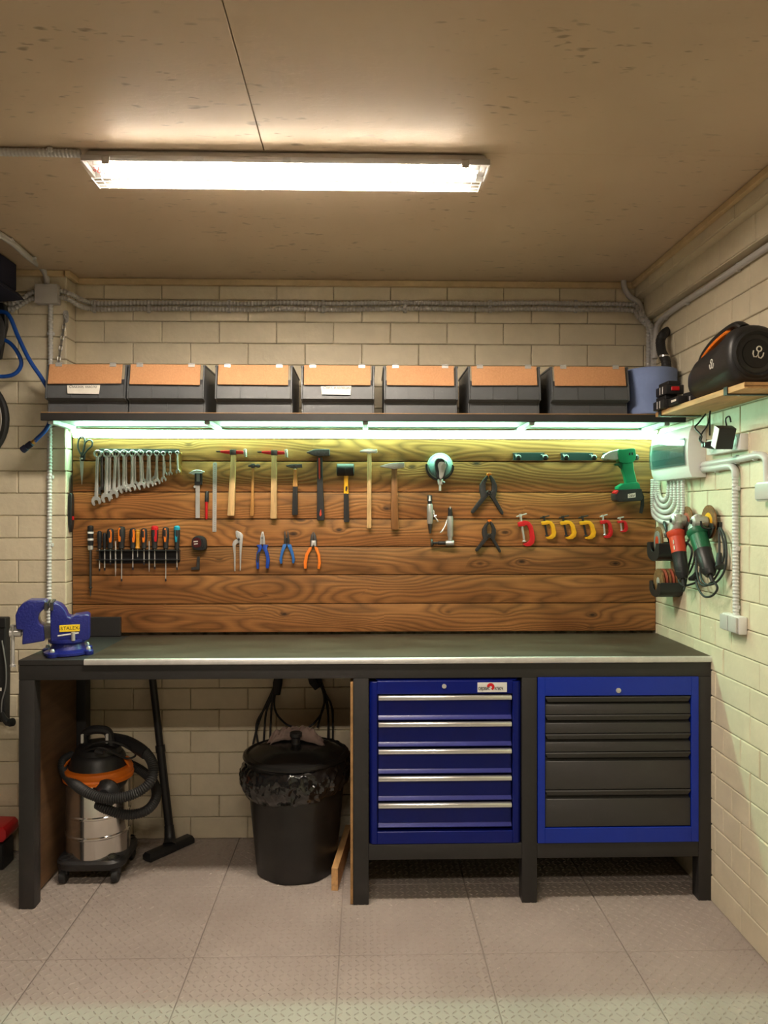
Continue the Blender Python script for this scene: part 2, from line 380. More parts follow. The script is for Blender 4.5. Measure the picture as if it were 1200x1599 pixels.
bricks(c2, M['paint'], (1.292, 0, 2.376), (0,1,0), (-1,0,0), 1.2, YB-.006, .002, .098, 5, proud=.006)
c1 = struct(B('wall_right_upper_ledge', MB().box(1.25, XR, 1.0, YB, 2.475, ZC), M['mortar']))
bricks(c1, M['paint'], (1.25, 0, 2.474), (0,1,0), (-1,0,0), 1.0, YB-.006, .0, .066, 6, proud=.006)
for o in (c1, c2):
    B('underside', MB().box(1.246 if o is c1 else 1.287, XR, 1.2, YB-.008, (2.470 if o is c1 else 2.3735), (2.4745 if o is c1 else 2.3775)), M['paint'], o)
struct(B('wall_left', MB().box(XL-.1, XL, YN, YB+.1, 0, ZC), M['backpaint']))
struct(B('wall_front', MB().box(XL, XR+.1, YN-.1, YN, 0, ZC), M['backpaint']))
ceil = struct(B('ceiling', MB().box(XL, XR+.1, YN, YB+.1, ZC+.012, ZC+.1), M['osb']))
for x0, x1, y0, y1 in ((XL, -.2955, YN, 2.2498), (-.2925, XR, YN, 2.2498), (XL, XR, 2.2502, YB)):
    B('ceiling_panel', MB().box(x0, x1, y0, y1, ZC, ZC+.012), M['osb'], ceil, bev=.001)
struct(B('trim_1', MB().box(XP+.02, 1.24, YB-.03, YB-.008, ZC-.028, ZC-.001), M['trimwood'], bev=.002))
struct(B('trim_2', MB().box(1.222, 1.243, 1.0, YB-.03, ZC-.024, ZC-.001), M['trimwood'], bev=.002))
struct(B('trim_3', MB().box(-1.9, XP+.0, YP-.03, YP-.008, ZC-.026, ZC-.001), M['trimwood'], bev=.002))
struct(B('trim_4', MB().box(XP+.0075, XP+.03, YP-.03, YB-.03, ZC-.026, ZC-.001), M['trimwood'], bev=.002))

# ------------------------------------------------------------------ lamps on the ceiling
def ceiling_lamp(x0, x1, y0, y1, label, sticker=True):
    ym = (y0+y1)/2; r = E('ceiling_lamp', ((x0+x1)/2, ym, ZC), label, 'lamp', None)
    zt = ZC-.001; hb = .024
    def rect(z, d, e): return [(x0+e, y0+d, z), (x1-e, y0+d, z), (x1-e, y1-d, z), (x0+e, y1-d, z)]
    B('tray', MB().loft([rect(zt, .018, .02), rect(zt-.010, .012, .015), rect(zt-hb, .006, .006)]), M['junction'], r, bev=.004)
    for q0_, q1_ in (((x0+.004, y0+.004), (x1-.004, y0+.007)), ((x0+.004, y1-.007), (x1-.004, y1-.004)), ((x0+.004, y0+.0072), (x0+.007, y1-.0072)), ((x1-.007, y0+.0072), (x1-.004, y1-.0072))): B('tray_lip', MB().box(q0_[0], q1_[0], q0_[1], q1_[1], zt-hb-.014, zt-hb+.002), M['junction'], r)
    cv = MB().loft([rect(zt-hb-.008, 0, 0), rect(zt-hb-.016, 0, 0), rect(zt-hb-.044, .022, .02), rect(zt-hb-.054, .032, .03)])
    cov = B('cover', cv, M['cover'], r, bev=.006, seg=2)
    rib = MB()
    for k in range(1, 44):
        x = x0+(x1-x0)*k/44
        rib.box(x-.0008, x+.0008, y0+.026, y1-.026, zt-hb-.0555, zt-hb-.0538)
    for yy in (y0+.03, y0+.05, y1-.05, y1-.03): rib.box(x0+.03, x1-.03, yy-.001, yy+.001, zt-hb-.0555, zt-hb-.0536)
    B('cover_ribs', rib, M['white'], cov)
    for yy in (ym-.029, ym+.029):
        bd = B('light_board', MB().box(x0+.07, x1-.07, yy-.025, yy+.025, zt-hb-.004, zt-hb-.001), M['white'], r)
        B('lit_face', MB().add([(x0+.072, yy-.024, zt-hb-.005), (x1-.072, yy-.024, zt-hb-.005), (x1-.072, yy+.024, zt-hb-.005), (x0+.072, yy+.024, zt-hb-.005)], [(3, 2, 1, 0)]), M['tube'], bd)
        for xx in (x0+.05, x1-.05): B('lamp_holder', MB().box(xx-.018, xx+.018, yy-.016, yy+.016, zt-hb-.022, zt-hb-.001), M['white'], r, bev=.003)
    for k in (.065, .29, .5, .72, .935):
        x = x0+(x1-x0)*k
        B('clip', MB().prism([(x-.011, y0+.004, zt-.022), (x-.011, y0-.006, zt-.03), (x-.011, y0-.006, zt-.052), (x-.011, y0+.004, zt-.048)], (.022, 0, 0)), M['junction'] if k in (.065, .935) else M['cover'], r, bev=.002)
    if sticker:
        t = txt('эра', .022, .0004); t.xf(Matrix.Translation((x0+.035, y0+.0125, zt-hb-.034)) @ Matrix.Rotation(R(128), 4, 'X') @ Matrix.Rotation(R(-20), 4, 'Z') @ Matrix.Scale(-1, 4, (0,1,0)))
        B('logo_print', t, M['red'], cov, ang=0)
    return r
_txt = {}
def txt(s, size, ext=.0003, align='LEFT', shear=0, space=1):
    cu = bpy.data.curves.new('lettering', 'FONT'); cu.body = s; cu.size = size; cu.extrude = ext; cu.align_x = align; cu.align_y = 'CENTER'; cu.shear = shear; cu.space_character = space; cu.resolution_u = 3
    o = bpy.data.objects.new('lettering', cu); COL.objects.link(o); dg = bpy.context.evaluated_depsgraph_get(); me = bpy.data.meshes.new_from_object(o.evaluated_get(dg))
    mb = MB().add([v.co.copy() for v in me.vertices], [list(p.vertices) for p in me.polygons])
    bpy.data.objects.remove(o); bpy.data.curves.remove(cu); bpy.data.meshes.remove(me); return mb
FX = Matrix.Rotation(R(90), 4, 'X')      # text plane XY -> XZ facing -Y
LX0 = P(124, 245, 2.24).x; LX1 = P(768, 245, 2.24).x
ceiling_lamp(LX0, LX1, 2.235, 2.36, 'long white ceiling lamp with glowing tubes above the workbench')
ceiling_lamp(LX0, LX1, .0, .125, 'long white ceiling lamp further back in the room, outside the picture', False)

# ------------------------------------------------------------------ plank panel, shelf, led strip
pan = E('plank_cladding', (0, YT, .94), 'stained pine plank panel on the back wall carrying the hand tools', 'wall panel')
ys = [668, 720.5, 768.5, 810.5, 853.5, 897.5, 942.5, 987]
zz = [P(570, y, YT).z for y in ys]
XPL, XPR = XP+.012, XR-.008
for a, b in zip(zz[1:], zz): B('plank', MB().box(XPL, XPR, YT, YT+.022, a+.0018, b-.0018), M['plank'], pan, bev=.003, seg=2)
for x in (-1.1, -.4, .4, 1.1): B('batten', MB().box(x-.02, x+.02, YT+.022, YB-.008, zz[-1]+.002, zz[0]-.01), M['pine'], pan)
YS = 3.13; ZS0 = P(300, 657, YS).z; ZS1 = ZS0+.034
SX0 = P(63, 650, YS).x; SX1 = XR-.008
sh = E('wall_shelf', (0, 3.3, ZS0), 'long dark shelf above the tool panel carrying the grey bins', 'shelf')
B('board', MB().box(SX0+.01, SX1, YS+.02, YP-.012, ZS0+.008, ZS1-.003).box(XP+.01, SX1, YP-.012, YB-.008, ZS0+.008, ZS1-.003), M['whitepaint'], sh, bev=.001)
B('top_sheet', MB().box(SX0, SX1, YS+.003, YP-.012, ZS1-.003, ZS1).box(XP+.01, SX1, YP-.012, YB-.008, ZS1-.003, ZS1), M['ply'], sh)
B('front_strip', MB().box(SX0, SX1, YS, YS+.018, ZS0, ZS1-.003), M['charcoal'], sh, bev=.002)
for px in (76, 322, 571, 833): 
    x = P(px, 657, YS).x; x = max(x, SX0+.012)
    B('support_arm', MB().box(x-.011, x+.011, YS+.019, (YT-.003 if px > 80 else YP-.012), ZS0-.012, ZS0+.007), M['whitepaint'], sh, bev=.002)
x = SX1-.07; B('support_arm', MB().box(x-.011, x+.011, YS+.019, YT-.003, ZS0-.012, ZS0+.007), M['whitepaint'], sh, bev=.002)
led = E('led_strip', (0, YT-.01, ZS0-.03), 'glowing white light strip along the top of the plank panel', 'strip light')
lz0 = P(570, 684, YT-.02).z; lz1 = P(570, 673, YT-.02).z
B('profile', MB().box(XPL+.004, XPR-.004, YT-.0035, YT-.0005, lz0-.001, lz1+.008), M['alu'], led, bev=.001)
B('diffuser', MB().add([(XPL+.006, YT-.004, lz0), (XPR-.006, YT-.004, lz0), (XPR-.006, YT-.036, lz1), (XPL+.006, YT-.036, lz1)], [(0, 1, 2, 3)]), M['led'], led, ang=0)
B('cap_strip', MB().prism([(XPL+.005, YT-.0085, lz0+.006), (XPL+.005, YT-.037, lz1+.001), (XPL+.005, YT-.0375, lz1+.005), (XPL+.005, YT-.0085, lz1+.008)], (XPR-XPL-.01, 0, 0)), M['alu'], led, ang=0)

# ------------------------------------------------------------------ workbench
XB0 = P(29, 1200, YF).x; XB1 = P(1115, 1200, YF).x; W_ = .058; YBK = 3.47
ZT = .933; ZB1 = .913; ZB0 = .857
wbn = E('workbench', (0, 3.2, 0), 'long charcoal steel frame workbench with a steel sheet top', 'workbench')
XM = P(552, 1200, YF).x; XC = P(815.5, 1200, YF).x; XRL = XB1-W_
def post(x, y, z0=0, z1=ZB0): B('leg', MB().box(x, x+W_, y, y+W_, z0, z1), M['charcoal'], wbn, bev=.003, seg=2)
for x in (XB0, XM, XC, XRL): post(x, YF)
for x in (XB0+.01, XM, XC, XRL): post(x, YBK-W_-.002)
B('front_rail', MB().box(XB0, XB1, YF, YF+W_, ZB0, ZB1), M['charcoal'], wbn, bev=.003, seg=2)
B('back_rail', MB().box(XB0+.01, XB1, YBK-W_, YBK, ZB0, ZB1), M['charcoal'], wbn, bev=.003)
for x in (XB0, XM, XC, XRL): B('cross_rail', MB().box(x+.001, x+W_-.001, YF+W_, YBK-W_, ZB0, ZB1), M['charcoal'], wbn, bev=.003)
zl1 = P(700, 1318, YF).z; zl0 = P(700, 1342, YF).z
for a, b in ((XM+W_, XC), (XC+W_, XRL)):
    B('lower_rail', MB().box(a, b, YF, YF+W_, zl0, zl1), M['charcoal'], wbn, bev=.003, seg=2)
    B('lower_rail', MB().box(a, b, YBK-W_, YBK, zl0, zl1), M['charcoal'], wbn, bev=.003)
    B('cabinet_deck', MB().box(a, b, YF+W_+.002, YBK-W_-.002, zl1-.02, zl1-.001), M['matte'], wbn)
XST = P(131.5, 1030, YF-.006).x
B('black_top', MB().box(XB0, XST, YF-.002, YBK-.01, ZB1, ZT), M['charcoal'], wbn, bev=.002)
B('core_board', MB().box(XST+.002, XB1-.001, YF+.003, YBK-.012, ZB1, ZT-.001), M['ply'], wbn)
st = MB(); prof = [(YBK-.01, ZT), (YBK-.01, ZT+.003), (YF, ZT+.003), (YF-.005, ZT+.001), (YF-.008, ZT-.004), (YF-.008, ZB1+.001), (YF+.002, ZB1+.001), (YF+.002, ZT)]
st.prism([(XST+.001, y, z) for y, z in prof], (XB1-XST-.002, 0, 0)); B('steel_sheet', st, M['steeltop'], wbn, bev=.0015, seg=2, label='worn steel sheet bent over the front edge')
B('steel_nose', MB().prism([(XST, y, z) for y, z in ((YF-.0085, ZB1+.0005), (YF-.0105, ZB1+.003), (YF-.0105, ZT-.003), (YF-.007, ZT+.002), (YF-.004, ZT+.0035), (YF-.0085, ZT-.004))], (XB1-XST, 0, 0)), M['steel'], wbn, label='bright worn front lip of the steel top')
# dark upstand behind the vise
bx0 = P(60, 980, YBK-.02).x; bx1 = P(188, 980, YBK-.03).x
B('upstand', MB().box(XP+.012, bx1, YT-.022, YT-.002, ZT+.001, P(150, 963, YT).z), M['charcoal'], wbn, bev=.002)
# plywood sides of the open bay
B('side_board', MB().box(XB0+.016, XB0+.028, YF+W_+.002, YBK-W_-.005, .012, ZB0-.003), M['darkply'], wbn, bev=.001, label='brown plywood side inside the open bay')
B('side_board', MB().box(XM-.011, XM-.001, YF+.001, YBK-.01, .004, P(550, 1065, YF).z), M['ply'], wbn, bev=.001, label='thin plywood side beside the bin bay')
# ================================================================== BINS ON THE SHELF
def shelf_bin(px0, px1, label, note=None, tilt=0, pyb=645, nud=0):
    x0 = P(px0, 620, YS+.0).x; x1 = P(px1, 620, YS+.0).x; Wd = x1-x0; z = ZS1+.0015; yf = YS+.004+nud; xm = (x0+x1)/2
    r = E('storage_bin', (xm, yf+.15, z), label, 'storage bin', 'grey bins on the wall shelf')
    def pr(pts, a, b): return MB().prism([(a, yf+y, z+h) for y, h in pts], (b-a, 0, 0))
    yb = min(.345, YB-.012-yf)
    t = .007
    sidep = [(.03, 0), (.034, .046), (.0, .054), (.007, .118), (.026, .193), (yb, .193), (yb-.02, 0)]
    B('side_wall', pr(sidep, x0, x0+t), M['greybox'], r, bev=.0015); B('side_wall', pr(sidep, x1-t, x1), M['greybox'], r, bev=.0015)
    B('body', pr([(.031, .001), (.035, .047), (.003, .056), (.010, .113), (.018, .113), (.05, .06), (.06, .006), (yb-.022, .006), (yb-.006, .19), (yb-.001, .19), (yb-.021, .001)], x0+t, x1-t), M['greybox'], r, bev=.001)
    for q in (x0-.003, x1-.009): B('rim', MB().prism([(q, yf+.03, z+.188), (q, yf+yb+.001, z+.188), (q, yf+yb+.001, z+.196), (q, yf+.03, z+.196)], (.012, 0, 0)), M['greybox'], r, bev=.001)
    for k in (.33, .67):
        xx = x0+Wd*k; B('rib', MB().prism([(xx-.001, yf+.0, z+.058), (xx-.001, yf+.0065, z+.112), (xx-.001, yf+.009, z+.112), (xx-.001, yf+.004, z+.058)], (.002, 0, 0)), M['greybox'], r)
    B('rib', MB().prism([(xm-.001, yf+.0285, z+.004), (xm-.001, yf+.0325, z+.044), (xm-.001, yf+.036, z+.044), (xm-.001, yf+.032, z+.004)], (.002, 0, 0)), M['greybox'], r)
    a, b = x0+.012, x1-.016; d = Vector((0, .019, .083)); n = Vector((0, -.083, .019)).normalized()*.0045; base = Vector((0, yf+.0035, z+.112)); ro = tilt
    lid = B('lid', MB().prism([Vector((a, 0, 0))+base, Vector((b, 0, -ro))+base, Vector((b, 0, 0))+base+d, Vector((a, 0, ro*.3))+base+d], n), M['fibre'], r, bev=.0008, label='tan fibreboard lid')
    for k in (.13, .87):
        xx = a+(b-a)*k; c = base+d+n*1.1+Vector((xx, 0, 0)); dd = d.normalized(); nn = n.normalized()
        h = B('hinge', MB().obox(c-dd*.004, (.013, 0, 0), dd*.007, nn*.0012).cyl(c+dd*.003-Vector((.013, 0, 0))+nn*.002, c+dd*.003+Vector((.013, 0, 0))+nn*.002, .0028, n=8), M['chrome'], lid, label='small chrome hinge')
    if note:
        lw = Wd*.39; lx = xm-lw/2-.006; s = Vector((0, .0085, .057)).normalized(); nn = Vector((0, -.057, .0085)).normalized(); o = Vector((lx, yf+.0015, z+.073))
        pts = [o, o+Vector((lw, 0, -.002)), o+Vector((lw+.003, 0, 0))+s*.036, o+Vector((-.004, 0, 0))+s*.034]
        pl = B('paper_label', MB().prism([p+nn*.003 for p in pts], nn*.0006), M['paper'], r, ang=0)
        t_ = txt(note, .0155, .0001, shear=.2); t_.xf(Matrix.Translation(o+s*.028+nn*.0037+Vector((.004, 0, 0))) @ Matrix.Rotation(math.atan2(s.z, s.y), 4, 'X')); B('handwriting', t_, M['ink'], pl, ang=0)
    return r
bl = [(69, 195, 'grey bin with a paper note, nearest the hanging chain at the shelf end', 'Смазки, масло', -.002),
      (197, 318, 'grey bin without a note, second from the chain, between two bins', None, .003),
      (335, 456, 'grey bin without a note, just left of the middle bin with the torn note', None, .002),
      (470, 585, 'middle grey bin in the row with a torn paper note', 'Свет, изоляция', .001),
      (600, 716, 'grey bin without a note, just right of the middle bin', None, .002),
      (733, 846, 'grey bin with the brightest tan lid, second from the blue paper roll', None, -.002),
      (863, 985, 'grey bin standing right beside the blue paper roll', None, -.001)]
for a, b, l, n, t in bl: shelf_bin(a, b, l, n, t)

# ================================================================== DRAWER CABINETS
def PF(px, py): return P(px, py, YF)
def cab1():
    x0, x1 = XM+W_+.003, XC-.003; zt = PF(690, 1063).z; zb = zl1+.001; yb = YBK-W_-.01
    r = E('tool_cabinet', ((x0+x1)/2, 3.1, zb), 'blue drawer cabinet with five bright bar handles and a logo plate', 'tool cabinet')
    xi0, xi1 = PF(591, 1200).x, PF(799.5, 1200).x; z1 = PF(690, 1084).z; z0 = PF(690, 1298).z
    B('body', MB().box(x0+.004, x1-.004, YF+.035, yb, zb, zt-.006), M['blue'], r, bev=.002)
    fr = MB()   # chamfered side cheeks, head and foot of the front
    zc = PF(690, 1057).z
    for a, b, c in ((x0, xi0-.004, 1), (x1, xi1+.004, -1)):
        fr.prism([(a, YF+.012, zb), (a+c*.012, YF+.001, zb), (b, YF+.001, zb), (b, YF+.034, zb), (a, YF+.034, zb)], (0, 0, zt-zb-.004))
    fr.box(xi0-.004, xi1+.004, YF+.001, YF+.034, z1+.001, zt-.001); fr.box(xi0-.004, xi1+.004, YF+.001, YF+.034, zb, z0-.001)
    B('front_frame', fr, M['blue'], r, bev=.0015)
    B('top_lip', MB().prism([(x0, YF+.03, zc-.002), (x0+.038, YF+.002, zt), (x1-.02, YF+.002, zt), (x1, YF+.03, zc-.002), (x1, YF+.034, zc-.002), (x0, YF+.034, zc-.002)], (0, 0, .001)), M['blue'], r)
    for k, hy in enumerate((1085.7, 1127.3, 1169.5, 1211.8, 1253.6)):
        a, b = PF(690, hy).z, PF(690, hy+39).z
        d = B('drawer', MB().box(xi0, xi1, YF+.012, YF+.03, b+.004, a-.003), M['blue'], r, bev=.0015)
        B('handle', MB().prism([(xi0+.001, YF+.012, a-.001), (xi0+.001, YF-.004, a-.001), (xi0+.001, YF-.008, a-.005), (xi0+.001, YF-.008, a-.0165), (xi0+.001, YF-.003, a-.0165), (xi0+.001, YF+.012, a-.006)], (xi1-xi0-.002, 0, 0)), M['alu'], d, bev=.0008, label='bright aluminium bar handle')
        B('bottom_lip', MB().prism([(xi0, YF+.012, b+.017), (xi0, YF+.0005, b+.005), (xi0, YF+.0005, b+.002), (xi0, YF+.012, b+.002)], (xi1-xi0, 0, 0)), M['lip'], d, bev=.0008)
    c = PF(694, 1071.5); B('lock', MB().lathe((c.x, YF-.003, c.z), (0,1,0), [(.005, -.001), (.0085, 0), (.0085, .006)], 16), M['chrome'], r, label='round key lock')
    p0, p1 = PF(746, 1081), PF(792, 1065.5)
    pl = B('logo_plate', MB().box(p0.x, p1.x, YF-.0012, YF+.0008, p0.z, p1.z), M['offwhite'], r, bev=.0005, label='white plate with a red swirl between two words')
    zm = (p0.z+p1.z)/2; xm = (p0.x+p1.x)/2-.006
    sw = MB(); sw.prism([(xm+.0145*math.cos(R(a)), YF-.0013, zm+.002+.0145*math.sin(R(a))) for a in range(-60, 200, 20)]+[(xm+.005*math.cos(R(a)), YF-.0013, zm+.0005+.005*math.sin(R(a))) for a in range(180, -100, -20)], (0, -.0006, 0))
    B('red_swirl', sw, M['red'], pl, ang=0)
    for s, x in (('сервис', p0.x+.0025), ('ключ', xm+.0145)):
        B('lettering', txt(s, .0215, .0003, space=.9).xf(Matrix.Translation((x, YF-.0018, zm-.0035)) @ FX @ Matrix.Scale(.66, 4, (1,0,0))), M['ink'], pl, ang=0)
cab1()
def cab2():
    x0, x1 = XC+W_+.002, XRL-.002; zb = zl1+.001; zt = PF(960, 1057).z
    r = E('tool_cabinet', ((x0+x1)/2, 3.1, zb), 'bright blue cabinet with dark grey drawers beside the right wall', 'tool cabinet')
    xi0, xi1 = PF(852, 1200).x, PF(1078.5, 1200).x; z1 = PF(960, 1086).z; z0 = PF(960, 1291).z; yf = YF-.006
    B('body', MB().box(x0+.006, x1-.006, YF+.03, YBK-W_-.01, zb, zt-.004), M['blue2'], r, bev=.002)
    B('front_frame', MB().box(x0, xi0-.002, yf, YF+.03, zb, zt).box(xi1+.002, x1, yf, YF+.03, zb, zt).box(xi0-.002, xi1+.002, yf, YF+.03, z1+.001, zt).box(xi0-.002, xi1+.002, yf, YF+.03, zb, z0-.001), M['blue2'], r, bev=.0012)
    B('recess', MB().box(xi0-.002, xi1+.002, YF+.02, YF+.029, z0, z1), M['matte'], r)
    rows = [(1087.5, 1095.5, 1098.5, 1114.8), (1115.8, 1124, 1127.5, 1144.5), (1145.6, 1153.6, 1157.5, 1173.3), (1174.3, 1182.4, 1187, 1232), (1233.2, 1241, 1246, 1290)]
    for a, b, c, d in rows:
        za, zb_, zc, zd = (PF(960, v).z for v in (a, b, c, d))
        dr = B('drawer', MB().prism([(xi0, YF+.018, zb_-.001), (xi0, YF+.013, zc+.002), (xi0, YF-.001, zc-.004), (xi0, YF-.001, zd), (xi0, YF+.018, zd)], (xi1-xi0, 0, 0)), M['drawer_grey'], r, bev=.001)
        lg = MB().loft([[(xi0, YF+.018, za), (xi1, YF+.018, za), (xi1, YF-.004, za), (xi0, YF-.004, za)], [(xi0+.001, YF+.018, za-.004), (xi1-.001, YF+.018, za-.004), (xi1-.001, YF-.006, za-.004), (xi0+.001, YF-.006, za-.004)], [(xi0+.009, YF+.018, zb_), (xi1-.009, YF+.018, zb_), (xi1-.009, YF-.002, zb_), (xi0+.009, YF-.002, zb_)]])
        B('pull_ledge', lg, M['drawer_grey'], dr, bev=.0006, label='overhanging pull ledge')
    c = PF(965.5, 1077.5); B('lock', MB().lathe((c.x, yf-.003, c.z), (0,1,0), [(.004, -.001), (.0095, 0), (.0095, .006)], 16).box(c.x-.0015, c.x+.0015, yf-.0055, yf-.003, c.z-.004, c.z+.004), M['steel'], r, label='round key lock')
cab2()

# ================================================================== VISE
vr = E('bench_vise', (P(104, 1015, 3.03).x, 3.03, ZT), 'blue cast iron bench vise on the left end of the workbench', 'vise')
VO = WORLD[vr.name]; s_ = 3.0/1200; VA = R(17)
VM = Matrix.Translation(VO) @ Matrix.Rotation(VA, 4, 'Z')
def vp(px, py): u = (px-104)*s_; return (u*(.93 if u < 0 else 1.02), (1027-py)*s_)
def vprism(pts, d0, d1): return MB().prism([(vp(*p)[0], d0, vp(*p)[1]) for p in pts], (0, d1-d0, 0)).xf(VM)
def vb(name, mb, m, bev=.004, seg=2, label=None, par=vr): return B(name, mb, M[m], par, bev=bev, seg=seg, label=label)
c0 = vp(106, 1027)
bm_ = MB().lathe((c0[0], 0, 0), (0,0,1), [(.082, 0), (.088, .004), (.088, .012), (.066, .022), (.058, .042), (.066, .046), (.072, .052), (.072, .06), (.05, .064)], 28)
vb('swivel_base', bm_.xf(VM), 'viseblue', 0, 1)
for a in (40, 150, 235, 330):
    q = Vector((c0[0]+.088*math.cos(R(a)), .088*math.sin(R(a)), 0)); vb('mounting_lug', MB().lathe(q, (0,0,1), [(.018, 0), (.02, .003), (.02, .016), (.014, .02)], 12).xf(VM), 'viseblue', 0, 1)
    vb('bolt', MB().lathe(q+Vector((0,0,.02)), (0,0,1), [(.009, 0), (.009, .006), (.005, .012)], 6).xf(VM), 'chrome', 0, 1)
body = [(81, 1004), (80, 946), (88, 945), (96, 949), (103, 957), (107, 967), (112, 969), (117, 966), (134, 964), (138, 967), (138, 1003), (132, 1006)]
vb('fixed_jaw_body', vprism(body, -.048, .048), 'viseblue', .007, 3)
mov = [(38, 1007), (39, 985), (29, 983), (28, 962), (32, 952), (38, 945), (48, 940), (72, 941), (77, 945), (77, 953), (70, 955), (64, 960), (62, 968), (64, 976), (70, 980), (72, 1003), (56, 1005)]
vb('moving_jaw', vprism(mov, -.046, .046), 'viseblue', .006, 3)
vb('slide_bar', vprism([(60, 1000), (60, 980), (100, 980), (100, 1000)], -.03, .03), 'darksteel', .003)
for a in (72, 80.5): vb('jaw_plate', vprism([(a, 956), (a, 943.5), (a+5, 943.5), (a+5, 956)], -.062, .062), 'darksteel', .001, 1)
u, z_ = vp(26, 990)
vb('spindle', MB().tube([(u-.022, 0, z_), (u-.02, 0, z_), (u+.02, 0, z_), (u+.024, 0, z_), (u+.11, 0, z_)], [.012, .018, .018, .011, .011], 18).xf(VM), 'chrome', 0, 1)
hx = u-.008
hb = vb('handle_bar', MB().tube([(hx, -.012, z_+.028), (hx, -.012, z_-.125)], .0065, 12).xf(VM), 'chrome', 0, 1)
for k in (.026, -.125): vb('handle_knob', MB().lathe((hx, -.012, z_+k), (0,0,1), [(.004, -.006), (.0105, -.004), (.0105, .004), (.004, .006)], 14).xf(VM), 'chrome', 0, 1, None, hb)
q0, q1 = vp(94.5, 990), vp(124, 979.5)
lp = vb('maker_plate', MB().box(q0[0], q1[0], -.0505, -.047, q0[1], q1[1]).xf(VM), 'plateyellow', .0005, 1, 'yellow plate with black lettering')
B('lettering', txt('-STALEX-', .0185, .0004, 'CENTER', space=1.02).xf(VM @ Matrix.Translation(((q0[0]+q1[0])/2, -.0507, (q0[1]+q1[1])/2)) @ FX), M['ink'], lp, ang=0)
q = vp(115, 995); vb('clamp_bolt', MB().tube([(q[0], -.066, q[1]-.02), (q[0], -.066, q[1]+.012)], .0075, 12).xf(VM), 'steel', 0, 1)
vb('clamp_lever', MB().tube([(q[0]-.055, -.064, q[1]), (q[0]+.02, -.064, q[1]+.008)], .0035, 8).xf(VM), 'steel', 0, 1)

# ================================================================== VACUUM CLEANER
vc = Vector((P(154, 1280, 3.215).x, 3.215, 0)); vac = E('vacuum_cleaner', vc, 'steel drum vacuum cleaner with orange band and black hose under the bench', 'vacuum cleaner')
base = MB(); ring = []
for z, g in ((.058, 1.0), (.066, 1.04), (.085, 1.04), (.096, .98)):
    ring.append([vc+Vector((math.cos(t)*(.132+.03*max(0, math.cos(2*(t-R(45)))**2)**1.5)*g, math.sin(t)*(.132+.03*max(0, math.cos(2*(t-R(45)))**2)**1.5)*g, z)) for t in [2*math.pi*k/48 for k in range(48)]])
B('caster_base', base.loft(ring), M['black'], vac)
for a in (45, 135, 225, 315):
    q = vc+Vector((math.cos(R(a)), math.sin(R(a)), 0))*.146
    ca = B('caster', MB().cyl(q+Vector((-.013, 0, .0265)), q+Vector((.013, 0, .0265)), .0262, n=18), M['rubber'], vac, bev=.003)
    B('caster_fork', MB().box(q.x-.018, q.x+.018, q.y-.012, q.y+.016, .034, .062), M['black'], ca, bev=.004)
    B('caster_boss', MB().lathe(q+Vector((-.008*math.cos(R(a)), -.008*math.sin(R(a)), .09)), (0,0,1), [(.024, 0), (.024, .008), (.019, .0095), (.018, .006), (.0, .007)], 18), M['black'], vac)
B('drum', MB().lathe(vc, (0,0,1), [(.124, .09), (.127, .094), (.127, .172), (.1305, .176), (.1305, .182), (.127, .186), (.127, .252), (.1305, .256), (.1305, .262), (.127, .266), (.127, .4), (.124, .404)], 48), M['drum'], vac, label='polished steel drum')
B('rim_band', MB().lathe(vc, (0,0,1), [(.126, .388), (.139, .392), (.141, .405), (.136, .412), (.138, .420), (.133, .434), (.118, .44)], 48), M['orange'], vac, label='orange plastic band')
B('motor_head', MB().lathe(vc, (0,0,1), [(.12, .436), (.113, .452), (.106, .478), (.098, .49), (.092, .495), (.088, .515), (.07, .53), (.03, .536), (.0, .537)], 40), M['black'], vac, label='black domed motor head')
B('clip_tab', MB().prism([vc+Vector((.128, -.02, .43)), vc+Vector((.138, -.02, .43)), vc+Vector((.115, -.02, .468)), vc+Vector((.105, -.02, .468))], (0, .05, 0)), M['orange'], vac, bev=.004)
B('clip_tab', MB().prism([vc+Vector((-.128, -.045, .43)), vc+Vector((-.138, -.045, .43)), vc+Vector((-.115, -.045, .468)), vc+Vector((-.105, -.045, .468))], (0, .05, 0)), M['orange'], vac, bev=.004)
B('carry_handle', MB().tube(sm([vc+Vector((-.05, -.02, .52)), vc+Vector((-.046, -.03, .57)), vc+Vector((-.02, -.04, .592)), vc+Vector((.03, -.04, .594)), vc+Vector((.052, -.03, .575)), vc+Vector((.056, -.02, .52))], 5), .018, 10), M['black'], vac)
for dx in (-.046, .054): B('handle_band', MB().box(vc.x+dx-.005, vc.x+dx+.005, vc.y-.064, vc.y-.052, .545, .582), M['offwhite'], vac, bev=.002)
pj = P(166, 1238, vc.y-.12); fl = B('hose_inlet', MB().lathe((pj.x, vc.y-.118, pj.z), (0,-1,0), [(.055, 0), (.055, .008), (.042, .018), (.03, .03), (.026, .04)], 28), M['black'], vac)
def vpnt(px, py, dy): return P(px, py, vc.y+dy)
hose = sm([vpnt(152, 1255, -.15), vpnt(168, 1264, -.17), vpnt(196, 1272, -.165), vpnt(228, 1266, -.13), vpnt(244, 1245, -.06), vpnt(240, 1222, .04), vpnt(222, 1204, .1), vpnt(200, 1192, .14)], 6)
mbh = MB(); corr(mbh, hose, .0205, .0085, .16, 12); B('hose', mbh, M['rubber'], vac, label='black corrugated hose curling off to the right')
hose2 = sm([vpnt(170, 1153, .05), vpnt(196, 1156, -.01), vpnt(224, 1172, -.06), vpnt(239, 1195, -.12), vpnt(234, 1222, -.165), vpnt(206, 1241, -.19), vpnt(166, 1247, -.2), vpnt(130, 1234, -.175), vpnt(104, 1210, -.06), vpnt(99, 1190, .0), vpnt(112, 1180, .08)], 7)
